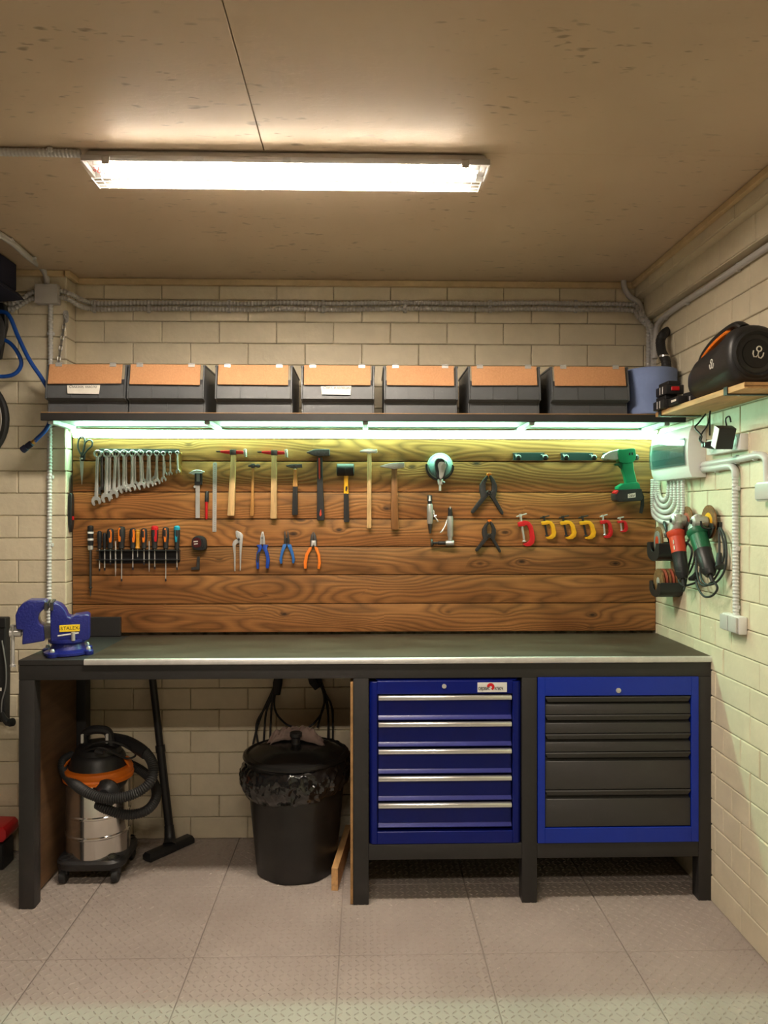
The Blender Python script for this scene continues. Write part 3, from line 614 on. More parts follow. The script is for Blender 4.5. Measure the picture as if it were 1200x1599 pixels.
mbh = MB(); corr(mbh, hose2, .021, .0085, .16, 12); B('hose', mbh, M['rubber'], vac, label='black corrugated hose wound round the drum')
B('hose_cuff', MB().tube(sm([vpnt(176, 1153, .04), vpnt(200, 1159, -.02), vpnt(228, 1177, -.075)], 5), .0235, 14), M['black'], vac)
cab = sm([vpnt(128, 1180, -.02), vpnt(140, 1164, -.09), vpnt(165, 1158, -.11), vpnt(190, 1163, -.09), vpnt(212, 1178, -.02), vpnt(196, 1184, -.03), vpnt(160, 1168, -.12), vpnt(136, 1172, -.08), vpnt(120, 1176, 0)], 6)
B('power_cord', MB().tube(cab, .0042, 7), M['rubber'], vac); B('plug', MB().tube([vpnt(150, 1172, -.12), vpnt(162, 1176, -.125)], [.013, .009], 10), M['black'], vac)
# loose suction tube with floor nozzle
n0, n1 = PZ(229, 1338, .02), PZ(300, 1300, .03); n1.y = min(n1.y, 3.485); nd = (n1-n0); nd.z = 0; nl = nd.length; nd.normalize(); npd = Vector((-nd.y, nd.x, 0)); nc = (n0+n1)/2; nc.z = 0
wt = E('suction_tube', nc, 'black suction tube with floor nozzle leaning against the brick wall', 'vacuum tube')
B('nozzle', MB().loft([[nc+nd*a*nl/2+npd*b+Vector((0,0,z)) for a, b in ((-1, -.028), (1, -.028), (1.03, 0), (1, .028), (-1, .028), (-1.03, 0))] for z in (.002, .02)]+[[nc+nd*a*nl/2*.96+npd*b+Vector((0,0,.034)) for a, b in ((-1, -.018), (1, -.018), (1.0, 0), (1, .018), (-1, .018), (-1.0, 0))]]), M['black'], wt, bev=.003, seg=2)
t0 = nc+Vector((0, 0, .028)); t1 = P(266, 1305, 3.42); tt = P(236, 1040, 3.462)
B('neck', MB().tube(sm([t0, t0.lerp(t1, .6)+Vector((0,0,.006)), t1+(tt-t1)*.06], 4), [.03, .028, .026, .025, .024, .023, .022, .021, .021], 12), M['black'], wt)
B('tube', MB().tube([t1, t1.lerp(tt, .5)], .0185, 14), M['black'], wt); B('tube', MB().tube([t1.lerp(tt, .5), tt], .016, 14), M['black'], wt); B('collar', MB().tube([t1.lerp(tt, .49), t1.lerp(tt, .53)], .021, 14), M['black'], wt)

# ================================================================== WASTE BIN
wc = Vector((P(463, 1290, 3.225).x, 3.225, 0)); wbin = E('waste_bin', wc, 'round black plastic waste bin with lid and bag under the bench', 'waste bin')
rings = []
for z, r_ in ((0, .155), (.004, .162), (.03, .166), (.2, .183), (.42, .203), (.46, .207)):
    rings.append([wc+Vector((math.cos(t)*(r_+(.0035 if (k//3) % 2 else 0)), math.sin(t)*(r_+(.0035 if (k//3) % 2 else 0)), z)) for k, t in enumerate([2*math.pi*k/48 for k in range(48)])])
B('tub', MB().loft(rings), M['binblack'], wbin)
from mathutils import noise as _ns
rings = []; NB = 200; NJ = 18
for j in range(NJ):
    f = j/(NJ-1); z = .468-.125*f; r_ = .213+.019*math.sin(math.pi*min(1, f*1.05))**.7-.006*f; row = []
    for k in range(NB):
        t = 2*math.pi*k/NB; q = Vector((math.cos(t)*4.2, math.sin(t)*4.2, f*1.6)); rd = 1-abs(_ns.noise(q*1.6))*2.4; rd2 = 1-abs(_ns.noise(q*3.7+Vector((5, 2, 9))))*2.2
        w_ = math.sin(math.pi*f)**.5; rr = r_+(.013*rd+.006*rd2-.008)*w_
        row.append(wc+Vector((math.cos(t)*rr, math.sin(t)*rr, z+.02*math.cos(t-R(30))+.008*_ns.noise(q*2.1+Vector((1, 7, 3))))))
    rings.append(row)
B('bin_bag', MB().loft(rings, caps=False), M['bag'], wbin, ang=40, label='crinkled glossy black bag folded over the rim')
lid = B('lid', MB().lathe(wc+Vector((0,0,.478)), (0,0,1), [(.206, -.012), (.218, -.012), (.222, -.004), (.219, .006), (.206, .012), (.196, .008), (.185, .012), (.14, .032), (.08, .044), (.0, .047)], 56), M['lidblack'], wbin, label='shallow domed black lid')
B('knob', MB().lathe(wc+Vector((0,-.02,.518)), (0,0,1), [(.022, 0), (.018, .01), (.018, .03), (.026, .036), (.026, .05), (.02, .054)], 20), M['black'], lid)
rag = MB(); NR, MR = 34, 16; vv = []
for i in range(NR):
    for j in range(MR):
        a, b = i/(NR-1), j/(MR-1); x = -.115+.225*a+.012*math.sin(b*7); y = -.035+.095*b*(.6+.5*math.sin(a*3.1))+.018*math.sin(a*5)
        hgt = 1.7*(.010*abs(math.sin(a*17+b*4))+.009*abs(math.sin(b*11-a*9))+.003*math.sin(a*23+b*13)**2+.016*math.exp(-((a-.7)/.22)**2)*(1-.5*b)+.007*math.exp(-((a-.25)/.2)**2))
        rr = math.hypot(x, y); dome = .047*(1-(rr/.2)**2)
        edge = min(1, 8*min(a, 1-a)+.15, 8*min(b, 1-b)+.15); vv.append(wc+Vector((x, y+.02, .478+dome+.004+hgt*edge)))
rag.add(vv, [(i*MR+j, (i+1)*MR+j, (i+1)*MR+j+1, i*MR+j+1) for i in range(NR-1) for j in range(MR-1)])
ro = tag(B('rag', rag, M['rag'], None, ang=60), 'crumpled greyish pink rag lying on the waste bin lid', 'rag')
so = ro.modifiers.new('thick', 'SOLIDIFY'); so.thickness = .002
# offcut of lumber
a, b = PZ(520.5, 1391), PZ(549, 1307); a.z = b.z = 0; b.y = min(b.y, 3.46); a.x += .006; b = Vector((XM-.03, 3.44, 0)); d = (b-a).normalized(); n = Vector((-d.y, d.x, 0))*.013
tag(B('lumber_offcut', MB().prism([a-n, a+n, a+n+Vector((0,0,.088)), a-n+Vector((0,0,.088))], b-a), M['pine'], bev=.001), 'pale sawn wood offcut lying beside the waste bin', 'wood offcut')
# extension cords hanging behind the bin
YH = 3.475
def coil(name, label, paths, plug, r=.0048):
    e = E(name, P(*plug[0], YH), label, 'cable', 'dark cables hung behind the waste bin')
    for i, p in enumerate(paths): B('cable', MB().tube(sm([P(x, y, YH-.006*(i % 3)) for x, y in p], 7), r, 7), M['rubber'], e)
    B('plug', MB().tube([P(x, y, YH-.012) for x, y in plug], [.016, .022, .018, .01][:len(plug)], 10), M['matte'], e)
coil('hanging_cable', 'dark cable bundle hanging behind the left of the waste bin', [[(440, 1045), (425, 1080), (408, 1118), (396, 1160), (392, 1200)], [(440, 1046), (428, 1082), (416, 1112), (412, 1160)], [(442, 1046), (427, 1085), (423, 1130), (422, 1165)], [(438, 1050), (429, 1090), (431, 1112), (446, 1130), (460, 1136)], [(436, 1050), (420, 1095), (401, 1130), (404, 1165)]], [(437, 1048), (434, 1066), (432, 1084)])
coil('hanging_cable', 'dark cable bundle hanging behind the right of the waste bin', [[(488, 1045), (505, 1080), (512, 1110), (514, 1160)], [(490, 1045), (508, 1082), (519, 1108), (520, 1165)], [(492, 1046), (506, 1085), (504, 1110), (492, 1128), (482, 1136)], [(494, 1046), (507, 1088), (502, 1114), (496, 1136)], [(496, 1046), (510, 1090), (513, 1125), (512, 1170)]], [(484, 1050), (490, 1064), (497, 1074)])
# ================================================================== TOOLS ON THE PANEL
def Q(px, py, off=.012): return P(px, py, YT-off)
def TP(pts, o0, o1): return MB().prism([Q(x, y, o1) for x, y in pts], (0, o1-o0, 0))
PXM = YT/1200
def tool(name, px, py, label, cat, group=None): return E(name, Q(px, py, .002), label, cat, group)
def nail(r, px, py, off=.03): B('nail', MB().cyl(Q(px, py, off), Q(px, py, -.004), .0018, n=6), M['darksteel'], r)
def annulus(c, R0, r0, y0, y1, n=20):
    f = lambda r, y: [Vector((c.x+r*math.cos(2*math.pi*k/n), y, c.z+r*math.sin(2*math.pi*k/n))) for k in range(n)]
    return MB().loft(list(map(list, zip(*[f(R0, y0), f(r0, y0), f(r0, y1), f(R0, y1)]))), closed=True)
def smp(pts, k=3): return [(v.x, v.y) for v in sm([Vector((x, y, 0)) for x, y in pts], k, True)]

# --- wrench rail and wrenches
rail = tool('wrench_rail', 218, 704, 'black metal rail holding the row of wrenches', 'tool rail')
B('back_strip', TP([(155, 700.5), (280, 701.5), (280, 707), (155, 707)], 0, .004), M['black'], rail, bev=.0005)
B('front_lip', MB().box(Q(152, 700).x, Q(283, 700).x, YT-.03, YT-.0005, Q(200, 707).z-.001, Q(200, 707).z+.001), M['black'], rail)
def wrench(a, b, Rr, off, label, m='chrome', group='wrenches on the rail'):
    r = tool('wrench', a[0], a[1], label, 'wrench', group); th = .0035+Rr*.0004
    A, Bp = Q(*a, off), Q(*b, off); d = (Bp-A).normalized(); e = Vector((-d.z, 0, d.x)); Rm = Rr*PXM; J = Rm*1.16
    B('ring_end', annulus(A, Rm, Rm*.60, YT-off-th, YT-off+th, 18), M[m], r, bev=.0006)
    w0, w1 = Rm*.36, Rm*.42
    s0, s1 = A+d*Rm*.8, Bp-d*J*.75
    B('shank', MB().loft([[c+e*w_*sx+Vector((0, y, 0)) for sx, y in ((-1, -th*.8), (-.5, -th*1.05), (.5, -th*1.05), (1, -th*.8), (1, th*.8), (-1, th*.8))] for c, w_ in ((s0, w0), (s0.lerp(s1, .5), w0*.95), (s1, w1))]), M[m], r)
    t = R(14); d2 = d*math.cos(t)+e*math.sin(t); e2 = e*math.cos(t)-d*math.sin(t)
    hd = [(-.42, -1.0), (-.85, -.5), (-1, .05), (-.92, .6), (-.62, 1.0), (-.42, .85), (-.42, .12), (-.2, -.12), (.2, -.12), (.42, .12), (.42, .8), (.6, .92), (.92, .55), (1, .0), (.85, -.5), (.42, -1.0)]
    B('open_end', MB().prism([Bp+e2*x*J+d2*y*J+Vector((0, -th, 0)) for x, y in hd], (0, 2*th, 0)), M[m], r, bev=.0006)
ordn = ['largest wrench, first from the left at the end of the rail', 'second wrench from the left in the front row', 'third wrench from the left in the front row', 'fourth wrench from the left in the front row', 'fifth wrench from the left in the front row', 'middle wrench, sixth from the left in the front row', 'fifth wrench from the right in the front row', 'fourth wrench from the right in the front row', 'third wrench from the right in the front row', 'slim short wrench, second from the right in the front row', 'short wrench in front of the pale notched plate, last on the rail']
fr_ = [((152.7, 709), (150.5, 782), 6.2), ((167, 708.5), (166, 777), 6.4), ((181, 708.5), (177.8, 772), 6), ((194, 708), (193, 764), 5.3), ((207, 708), (206.5, 761.5), 5.2), ((219.5, 708), (221, 758.5), 5.2), ((233.5, 708.5), (234.8, 756), 4.6), ((245, 708), (245.6, 752.5), 4.3), ((255.5, 708.5), (255.8, 748.5), 3.5), ((266, 708), (266.3, 739.4), 2.7), ((277, 707), (278, 736), 2.9)]
for (a, b, k), l in zip(fr_, ordn): wrench(a, b, k, .026, 'chrome combination '+l)
bk = [((159, 710), (160, 766), 5.6, 'dark wrench half hidden between the first two chrome wrenches', 'darksteel'), ((172, 709.5), (171.5, 768), 5.4, 'chrome wrench behind the second front wrench from the left', 'chrome'), ((185, 709.5), (186.6, 766), 5.0, 'chrome wrench behind the third front wrench, its jaw showing to the right', 'chrome'), ((197, 709), (197, 760), 4.8, 'chrome wrench behind the fourth front wrench from the left', 'chrome'), ((211, 709), (211.2, 756), 4.3, 'chrome wrench behind the fifth front wrench from the left', 'chrome'), ((222, 709), (224, 752), 4.3, 'chrome wrench behind the middle front wrench', 'chrome'), ((232, 709), (230, 754.5), 4.2, 'chrome wrench behind the fifth front wrench from the right, jaw showing left', 'chrome'), ((247, 709), (242.3, 748), 4.0, 'chrome wrench behind the fourth front wrench from the right, jaw showing left', 'chrome'), ((256.5, 709), (257.6, 740), 3.2, 'small chrome wrench behind the third front wrench from the right', 'chrome')]
for a, b, k, l, m in bk: wrench(a, b, k, .011, l, m)
pl = tool('notched_plate', 279, 725, 'pale brass notched plate hanging behind the last wrench on the rail', 'metal plate')
B('plate', TP([(273, 707), (284, 707), (284, 724), (282, 726), (284, 729), (284, 742), (282, 742), (281, 738), (276, 738), (275, 742), (273, 742), (273, 731), (275.5, 729), (275.5, 726), (273, 724)], .012, .015), M['brass'], pl, bev=.0004)

# --- scissors and knife at the left edge
sc = tool('scissors', 130, 720, 'black handled scissors hanging at the upper left corner of the planks', 'scissors')
for k, pts in enumerate(([(128, 712), (122, 700), (122.5, 688), (127, 682), (132, 685), (132, 697), (129, 710)], [(129, 712), (137, 702), (143, 697), (144, 690), (139, 687), (133, 692), (130, 704)])):
    B('handle', MB().tube([Q(x, y, .012+k*.004) for x, y in smp(pts)], .004, 8, closed=True), M['black'], sc)
B('shank', TP([(125.5, 706), (132.5, 706), (132, 716), (130, 720), (126, 720), (125, 714)], .006, .018), M['black'], sc, bev=.002)
B('blade', TP([(124.5, 714), (129.5, 714), (129, 735), (127.5, 757), (125.5, 735)], .008, .010), M['steel'], sc); B('blade', TP([(126.5, 714), (130.5, 714), (129.8, 737), (128, 757), (127.2, 740)], .011, .013), M['steel'], sc)
B('pivot', MB().cyl(Q(128, 716, .02), Q(128, 716, .006), .004, n=10), M['steel'], sc)
kx = XP+.013; ky = 3.438
kn = E('pocket_knife', (kx, ky, PX(114, 830, kx).z), 'black handled knife hanging on the edge of the brick pier', 'knife')
zk = lambda py: P(116, py, ky).z
B('grip', MB().loft([[(kx+dx*w_, ky+dy*t_, zk(y)) for dx, dy in ((-1, -1), (1, -1), (1, 1), (-1, 1))] for y, w_, t_ in ((770, .007, .012), (776, .009, .016), (800, .008, .02), (818, .008, .018), (831, .005, .01))]), M['black'], kn, bev=.003)
B('blade', MB().loft([[(kx+dx*w_, ky+dy*t_, zk(y)) for dx, dy in ((-1, -1), (1, -1), (1, 1), (-1, 1))] for y, w_, t_ in ((742, .0008, .004), (752, .001, .009), (771, .001, .01))]), M['darksteel'], kn)
B('red_button', MB().box(kx+.006, kx+.012, ky-.006, ky+.006, zk(812), zk(806)), M['red'], kn)

# --- screwdrivers
rk = tool('screwdriver_rack', 217, 868, 'black two-tier rack holding the row of screwdrivers', 'tool rack')
B('back_plate', TP([(156, 858), (281, 858), (281, 877), (277, 880), (160, 880), (156, 877)], 0, .003), M['black'], rk, bev=.0006)
for y in (859.5, 874): 
    z = Q(200, y).z; B('ledge', MB().box(Q(152, y).x, Q(281.5, y).x, YT-.034, YT-.003, z-.0016, z+.0016), M['black'], rk, bev=.0006)
for x in (157, 280.5): B('end_plate', MB().box(Q(x, 860).x-.001, Q(x, 860).x+.001, YT-.03, YT-.003, Q(x, 874).z+.0018, Q(x, 859.5).z-.0018), M['black'], rk)
def driver(x, y0, y1, y2, r, m, label, stripe=None, sside=0, br=.0026, tip=True, prof=None, cap=None):
    o = tool('screwdriver', x, y1, label, 'screwdriver', 'screwdrivers in the rack'); t, b, e = Q(x, y0, .02), Q(x, y1, .02), Q(x, y2, .02); L = (t-b).length
    pf = prof or [(.55, 0), (.78, .03), (.74, .22), (.86, .4), (1, .62), (.98, .86), (.8, .97), (.45, 1)]
    hd = B('handle', MB().lathe(b, (0,0,1), [(r*k, L*h) for k, h in pf], 14), M[m], o)
    if stripe:
        sx = sside*r*.45; B('grip_inlay', MB().prism([Vector((t.x+sx+u*r*.38, t.y-r*.93, b.z+L*v)) for u, v in ((-.7, .32), (.7, .32), (1, .5), (1, .82), (.5, .95), (-.5, .95), (-1, .82), (-1, .5))], (0, r*.5, 0)), M[stripe], hd, bev=.0005, label='%s inlay' % stripe)
    if cap: B('end_cap', MB().lathe(b, (0,0,1), [(r*.9, L*.8), (r*1.06, L*.86), (r*.95, L*.97), (r*.5, L*1.02)], 14), M[cap], hd)
    B('blade', MB().cyl(b, e+Vector((0, 0, .012 if tip else 0)), br, n=8), M['steel'] if br < .004 else M['darksteel'], o)
    if tip: B('tip', MB().loft([[e+Vector((dx*br*k, dy*br*q, z)) for dx, dy in ((-1, -1), (1, -1), (1, 1), (-1, 1))] for z, k, q in ((.012, 1, 1), (.006, 1.3, .6), (0, 1.1, .35))]), M['darksteel'], o)
driver(155.5, 829, 857, 892, .0105, 'black', 'plain black screwdriver at the left end of the rack')
driver(163.5, 832, 857, 891, .0085, 'black', 'slim plain black screwdriver, second in the rack')
driver(172.5, 825.5, 857, 882, .0155, 'rubber', 'black screwdriver with orange inlay, third in the rack', 'orange', .5)
driver(190, 822, 857, 908, .0160, 'rubber', 'black screwdriver with orange inlay left of its grip and long flat blade', 'orange', -.7)
driver(207.5, 825, 857, 890, .0145, 'rubber', 'black screwdriver with orange edge touching the amber one', 'orange', .95)
driver(215, 827, 857.5, 874, .0105, 'amber', 'small amber handled screwdriver in the middle of the rack', prof=[(.7, 0), (1.1, .06), (.8, .14), (.75, .5), (.95, .78), (1, .84), (.85, .88), (1, .95), (.6, 1)])
driver(225, 825, 857, 882, .0145, 'rubber', 'black screwdriver with orange inlay right of the amber one', 'orange', .2)
driver(241.8, 821.5, 857, 889, .0155, 'rubber', 'black screwdriver with a red end cap in the rack', 'red', .95, cap='red')
driver(259, 823, 857, 908, .0150, 'rubber', 'black screwdriver with orange inlay and long blade right of the red one', 'orange', .05)
driver(276.5, 821.5, 858, 890, .0135, 'rubber', 'teal and black screwdriver at the right end of the rack', 'teal', -.2, cap='teal')
for x, y0, y1, l in ((180.5, 845, 900, 'thin bare steel rod between the first two orange screwdrivers'), (233, 845, 893, 'bare pointed steel punch left of the red screwdriver')):
    tag(B('steel_rod', MB().tube([Q(x, y0, .02), Q(x, y0+3, .02), Q(x, y1-9, .02), Q(x, y1, .02)], [.0026, .0032, .003, .0006], 8), M['steel']), l, 'steel rod')
o = tool('long_screwdriver', 141.5, 880, 'long black and white banded screwdriver hanging left of the rack', 'screwdriver')
A_, B_ = Q(141.5, 857, .02), Q(141.5, 820.5, .02); L = (B_-A_).length
B('handle', MB().lathe(A_, (0,0,1), [(.008, 0), (.0125, .02), (.0125, L*.86), (.0135, L*.9), (.012, L*.98), (.006, L)], 16), M['black'], o)
for y in (832, 842.5): B('white_band', MB().lathe(Q(141.5, y+1.5, .02), (0,0,1), [(.0128, 0), (.0133, .001), (.0133, .008), (.0128, .009)], 16), M['white'], o)
B('ferrule', MB().lathe(Q(141.5, 859, .02), (0,0,1), [(.009, 0), (.0115, .003), (.0115, .02)], 16), M['chrome'], o)
B('shaft', MB().tube([Q(141.5, 859, .02), Q(141.5, 916, .02), Q(141.5, 931, .02)], [.006, .0055, .002], 8), M['darksteel'], o)
B('collar', MB().lathe(Q(141.5, 919, .02), (0,0,1), [(.006, 0), (.008, .002), (.008, .006), (.006, .008)], 12), M['darksteel'], o)

# --- measuring tools
o = tool('caliper', 308, 770, 'digital caliper with a black head hanging beside the red pen', 'caliper')
B('beam', TP([(305.5, 738), (312, 738), (312, 809), (305.5, 809)], .008, .012), M['steel'], o, bev=.0004)
B('fixed_jaw', TP([(294.5, 739), (301, 735), (308, 733.5), (314, 734.5), (319.5, 736.5), (316, 739.5), (310, 742), (303, 741.5)], .007, .013), M['steel'], o, bev=.0006)
B('slider', TP([(304, 738.5), (315.5, 738.5), (315.5, 757), (304, 757)], .006, .02), M['black'], o, bev=.001); B('display', TP([(307, 740), (312, 740), (312, 752), (307, 752)], .0195, .0208), M['mud'], o)
B('thumb_wheel', MB().cyl(Q(304.5, 760, .017), Q(304.5, 760, .007), .006, n=12), M['chrome'], o)
o = tool('marker_pen', 322.5, 790, 'red pen with a black cap hanging beside the steel ruler', 'pen')
a, b = Q(322.5, 811, .01), Q(322.5, 783.5, .01); B('barrel', MB().tube([a, a.lerp(b, .1), b], [.0035, .006, .0065], 12), M['red'], o); a, b = Q(322.5, 783.5, .01), Q(323.5, 767, .01); B('cap', MB().tube([a, a.lerp(b, .9), b], [.0082, .0085, .006], 12), M['black'], o); B('cap_clip', MB().box(b.x+.006, b.x+.0085, YT-.012, YT-.008, a.z, b.z), M['black'], o)
o = tool('steel_ruler', 336, 780, 'long thin steel ruler hanging left of the hammers', 'ruler')
B('blade', TP([(332.5, 723.5), (334, 722), (337.8, 722), (339, 723.5), (338, 830.5), (331.8, 830.5)], .003, .0042), M['steel'], o)
for k in range(34):
    y = 730+k*2.95; B('graduation', TP([(335.3, y), (336.2, y), (336.2, y+.9), (335.3, y+.9)], .0042, .0045), M['ink'], o)
nail(o, 335.5, 725, .008)
o = tool('tape_measure', 310, 850, 'dark red and black tape measure hanging above the small bracket', 'tape measure')
B('case', TP(smp([(299, 848), (300.5, 841), (306, 837), (315, 837.5), (320, 842), (321.5, 850), (321, 858), (312, 859.5), (303, 858), (299.5, 854)], 2), .002, .034), M['matte'], o, bev=.004, seg=2)
B('side_badge', TP(smp([(300.5, 848), (302, 842), (307, 839.5), (312, 841), (314.5, 846), (314, 852), (309, 855), (303, 854)], 2), .034, .0355), mat('maroon_badge', (.06, .006, .008), .4), o)
B('lettering', TP([(302.5, 845), (309, 844.5), (309, 846), (302.5, 846.5)], .0355, .036).add(*[[Q(x, y, .036) for x, y in ((303, 849), (309, 848.3), (309, 849.6), (303, 850.3))], [(0, 1, 2, 3)]]), M['paper'], o, ang=0)
B('belt_clip', TP([(314, 841), (317.5, 842), (318.5, 854), (315, 856)], .034, .0365), M['black'], o, bev=.0005)
o = tool('angle_bracket', 308, 880, 'small dark L-shaped bracket hanging under the tape measure', 'bracket')
B('bar', TP([(307.8, 870), (309, 869), (311.5, 869), (312, 871), (311.5, 889.5), (299, 890), (298.8, 886), (307, 885)], .004, .010), M['darksteel'], o, bev=.0006)

# --- hammers
def hammer(label, hpts, hm, hd, th=.012, hth=.011, extra=None, nx=None):
    r = tool('hammer', hpts[0][0], hpts[0][1], label, 'hammer', 'hammers on the plank panel')
    B('handle', TP(hpts, .022-hth, .022+hth), M[hm], r, bev=.0035, seg=2)
    for nm, pts, m, t0 in hd: B(nm, TP(pts, .022-t0, .022+t0), M[m], r, bev=min(.003, t0*.4), seg=2)
    return r
def bodyham(dx, dy, lab, hp):
    S_ = lambda pts: [(x+dx, y+dy) for x, y in pts]
    return hammer(lab, hp, 'handle', [('pick', S_([(337, 704.2), (346, 703.6), (346, 706.6), (338, 706.2)]), 'darksteel', .004), ('red_shank', S_([(344, 703.6), (359, 703), (359, 709), (352, 708.2), (344, 706.8)]), 'red', .007), ('eye', S_([(359, 701.8), (368.5, 701.8), (368.5, 710.5), (359, 710.5)]), 'darksteel', .012), ('red_neck', S_([(368.5, 703.5), (380, 703.8), (380, 708.6), (368.5, 709)]), 'red', .008), ('face', S_([(380, 701), (384.2, 700.6), (384.6, 713.5), (381, 713)]), 'chrome', .016)])
bodyham(0, 0, 'body hammer with red head and streaky pale handle, beside the steel ruler', [(361, 709), (368.3, 709), (366, 804), (365.5, 805.5), (355.5, 805.5), (355, 804), (358.5, 750)])
bodyham(64.5, .8, 'body hammer with red head and clean pale handle, between two small hammers', [(424.3, 709), (432, 709), (432.3, 809), (431.5, 810), (423, 810), (422.3, 809)])
hammer('slim hammer with tiny dark head and thin honey handle', [(393.4, 729), (396.8, 729), (396.3, 804), (395.5, 806), (391.5, 806), (390.8, 804), (392.2, 770)], 'handle2', [('head', [(387.5, 726), (392, 725), (393, 723.7), (397, 723.7), (399, 726), (403, 724.5), (406, 726), (406, 729), (403, 730.5), (399, 728.5), (396, 731), (393.5, 731), (391, 729), (387.5, 729)], 'iron', .008)], hth=.006)
r = hammer('hammer with small black head and orange over black handle', [(457.8, 731), (464, 731), (463.6, 742), (464.6, 761), (465, 803), (464, 804.5), (457, 804.5), (456.2, 803), (457.4, 761), (458.4, 742)], 'rubber', [('head', [(446.5, 726.5), (455, 725), (471.5, 724.5), (472, 730), (455, 730.8), (446.5, 728)], 'iron', .010)])
B('orange_section', TP([(457.6, 731.5), (464.2, 731.5), (463.9, 742), (464.8, 760.5), (457.2, 760.5), (458.1, 742)], .010, .0345), M['handle2'], r, bev=.003)
r = hammer('heavy hammer with worn square head and black handle with red inlays', [(495.5, 714), (503.5, 714), (504.5, 760), (507, 809), (506, 813), (496, 813), (495, 809), (495.3, 760)], 'rubber', [('head', [(478, 706.5), (490, 702), (495, 701.3), (515, 701.3), (515, 711), (497, 712.4), (488, 710.5)], 'iron', .017)], hth=.012)
B('red_inlay', TP([(497.5, 715), (500, 715), (500.5, 745), (499.5, 749), (498, 745)], .033, .0352), M['redplastic'], r); B('red_inlay', TP([(500, 798), (501.5, 795), (502.5, 804), (500.5, 806.5), (499, 804)], .033, .0352), M['redplastic'], r)
r = hammer('black rubber mallet with a yellow and black handle', [(537, 744), (544, 744), (543.5, 755), (544.5, 772), (545.8, 814), (544.5, 815.5), (538, 815.5), (537, 814), (537, 772), (538, 755)], 'rubber', [])
B('yellow_section', TP([(536.8, 742), (544.2, 742), (543.7, 755), (544.6, 771.5), (536.8, 771.5), (537.6, 755)], .0095, .0345), M['yellow'], r, bev=.003)
B('print_mark', TP([(540, 760), (542.5, 759), (543, 763), (541, 768), (539.5, 766)], .0345, .0349), M['ink'], r, ang=0)
c0, c1 = Q(526, 733.5, .03), Q(553.5, 733.5, .03); L = c1.x-c0.x; B('rubber_head', MB().lathe(c0, (1,0,0), [(.022, 0), (.0275, .003), (.0275, L*.47), (.0285, L*.5), (.0275, L*.53), (.0275, L-.003), (.022, L)], 24), M['rubber'], r)
hammer('long thin handled hammer with a bright little head', [(574, 708), (580.3, 708), (580.3, 823), (579, 825), (574, 825), (573, 823)], 'handle', [('head', [(562, 704), (568, 702), (574, 701), (580, 701), (585, 702.5), (589, 701), (589.8, 706), (587, 708), (581, 707), (577, 709), (571, 706.5), (563, 706.5)], 'chrome', .009)], hth=.008)
hammer('hammer with wedge steel head and oily brown handle, right of the long thin one', [(612, 731), (620.5, 731), (621.5, 770), (623, 825), (622, 827), (612, 827), (611, 825), (611, 770)], 'handle3', [('head', [(594, 727.5), (608, 723.6), (615, 722.8), (631.8, 722.3), (632, 730), (616, 732.5), (607, 731), (594, 729)], 'cast', .013)], hth=.011)

# --- pliers
def plier_set(name, label, parts, nx, ny):
    r = tool(name, nx, ny, label, 'pliers', 'pliers on the plank panel')
    for nm, pts, o0, o1, m in parts: B(nm, TP(pts, o0, o1), M[m], r, bev=.0015, seg=2)
    return r
plier_set('groove_pliers', 'bare steel adjustable pliers hanging left of the blue ones', [
    ('jaw_arm', [(367.8, 829.5), (370, 828.5), (377, 832), (380, 836), (379, 845), (377.5, 862), (376, 891), (374.5, 891), (374.2, 862), (373.8, 848), (371, 842), (368.5, 838)], .010, .016, 'chrome'),
    ('jaw_arm', [(372, 843), (375, 837), (379.5, 838), (377, 846), (370, 849), (368, 852), (368.2, 870), (367.8, 892), (366, 892), (365, 865), (363, 850), (364.5, 845), (368.5, 842)], .004, .010, 'steel'), ('pivot', smp([(371, 842), (373.2, 839.8), (375.4, 842), (373.2, 844.2)], 3), .016, .018, 'darksteel')], 372, 840)
plier_set('combination_pliers', 'pliers with bright jaws and thick dark blue grips', [
    ('jaw', [(405.5, 850), (407, 838), (408.8, 830), (409.3, 830), (409.3, 850)], .008, .018, 'chrome'), ('jaw', [(414.5, 850), (413.5, 838), (411, 829.8), (409.9, 830), (409.9, 850)], .008, .018, 'chrome'),
    ('grip', [(400.5, 851), (408, 850.5), (409.5, 856), (406, 862), (404, 872), (404.5, 888), (401, 888.5), (399.8, 876), (401, 864), (404, 856)], .005, .022, 'plierblue'), ('grip', [(419, 851), (411.5, 850.5), (410, 856), (413.5, 862), (416, 872), (415, 887), (419.5, 888), (421.3, 875), (419.5, 864), (416.5, 857)], .005, .022, 'plierblue'),
    ('black_grip', [(403.5, 862), (405.8, 862), (403.9, 872), (403, 880), (401, 876), (401.4, 866)], .0215, .0235, 'rubber'), ('pivot', smp([(408.3, 840), (409.6, 838.2), (410.9, 840), (409.6, 842)], 3), .018, .019, 'darksteel')], 410, 850)
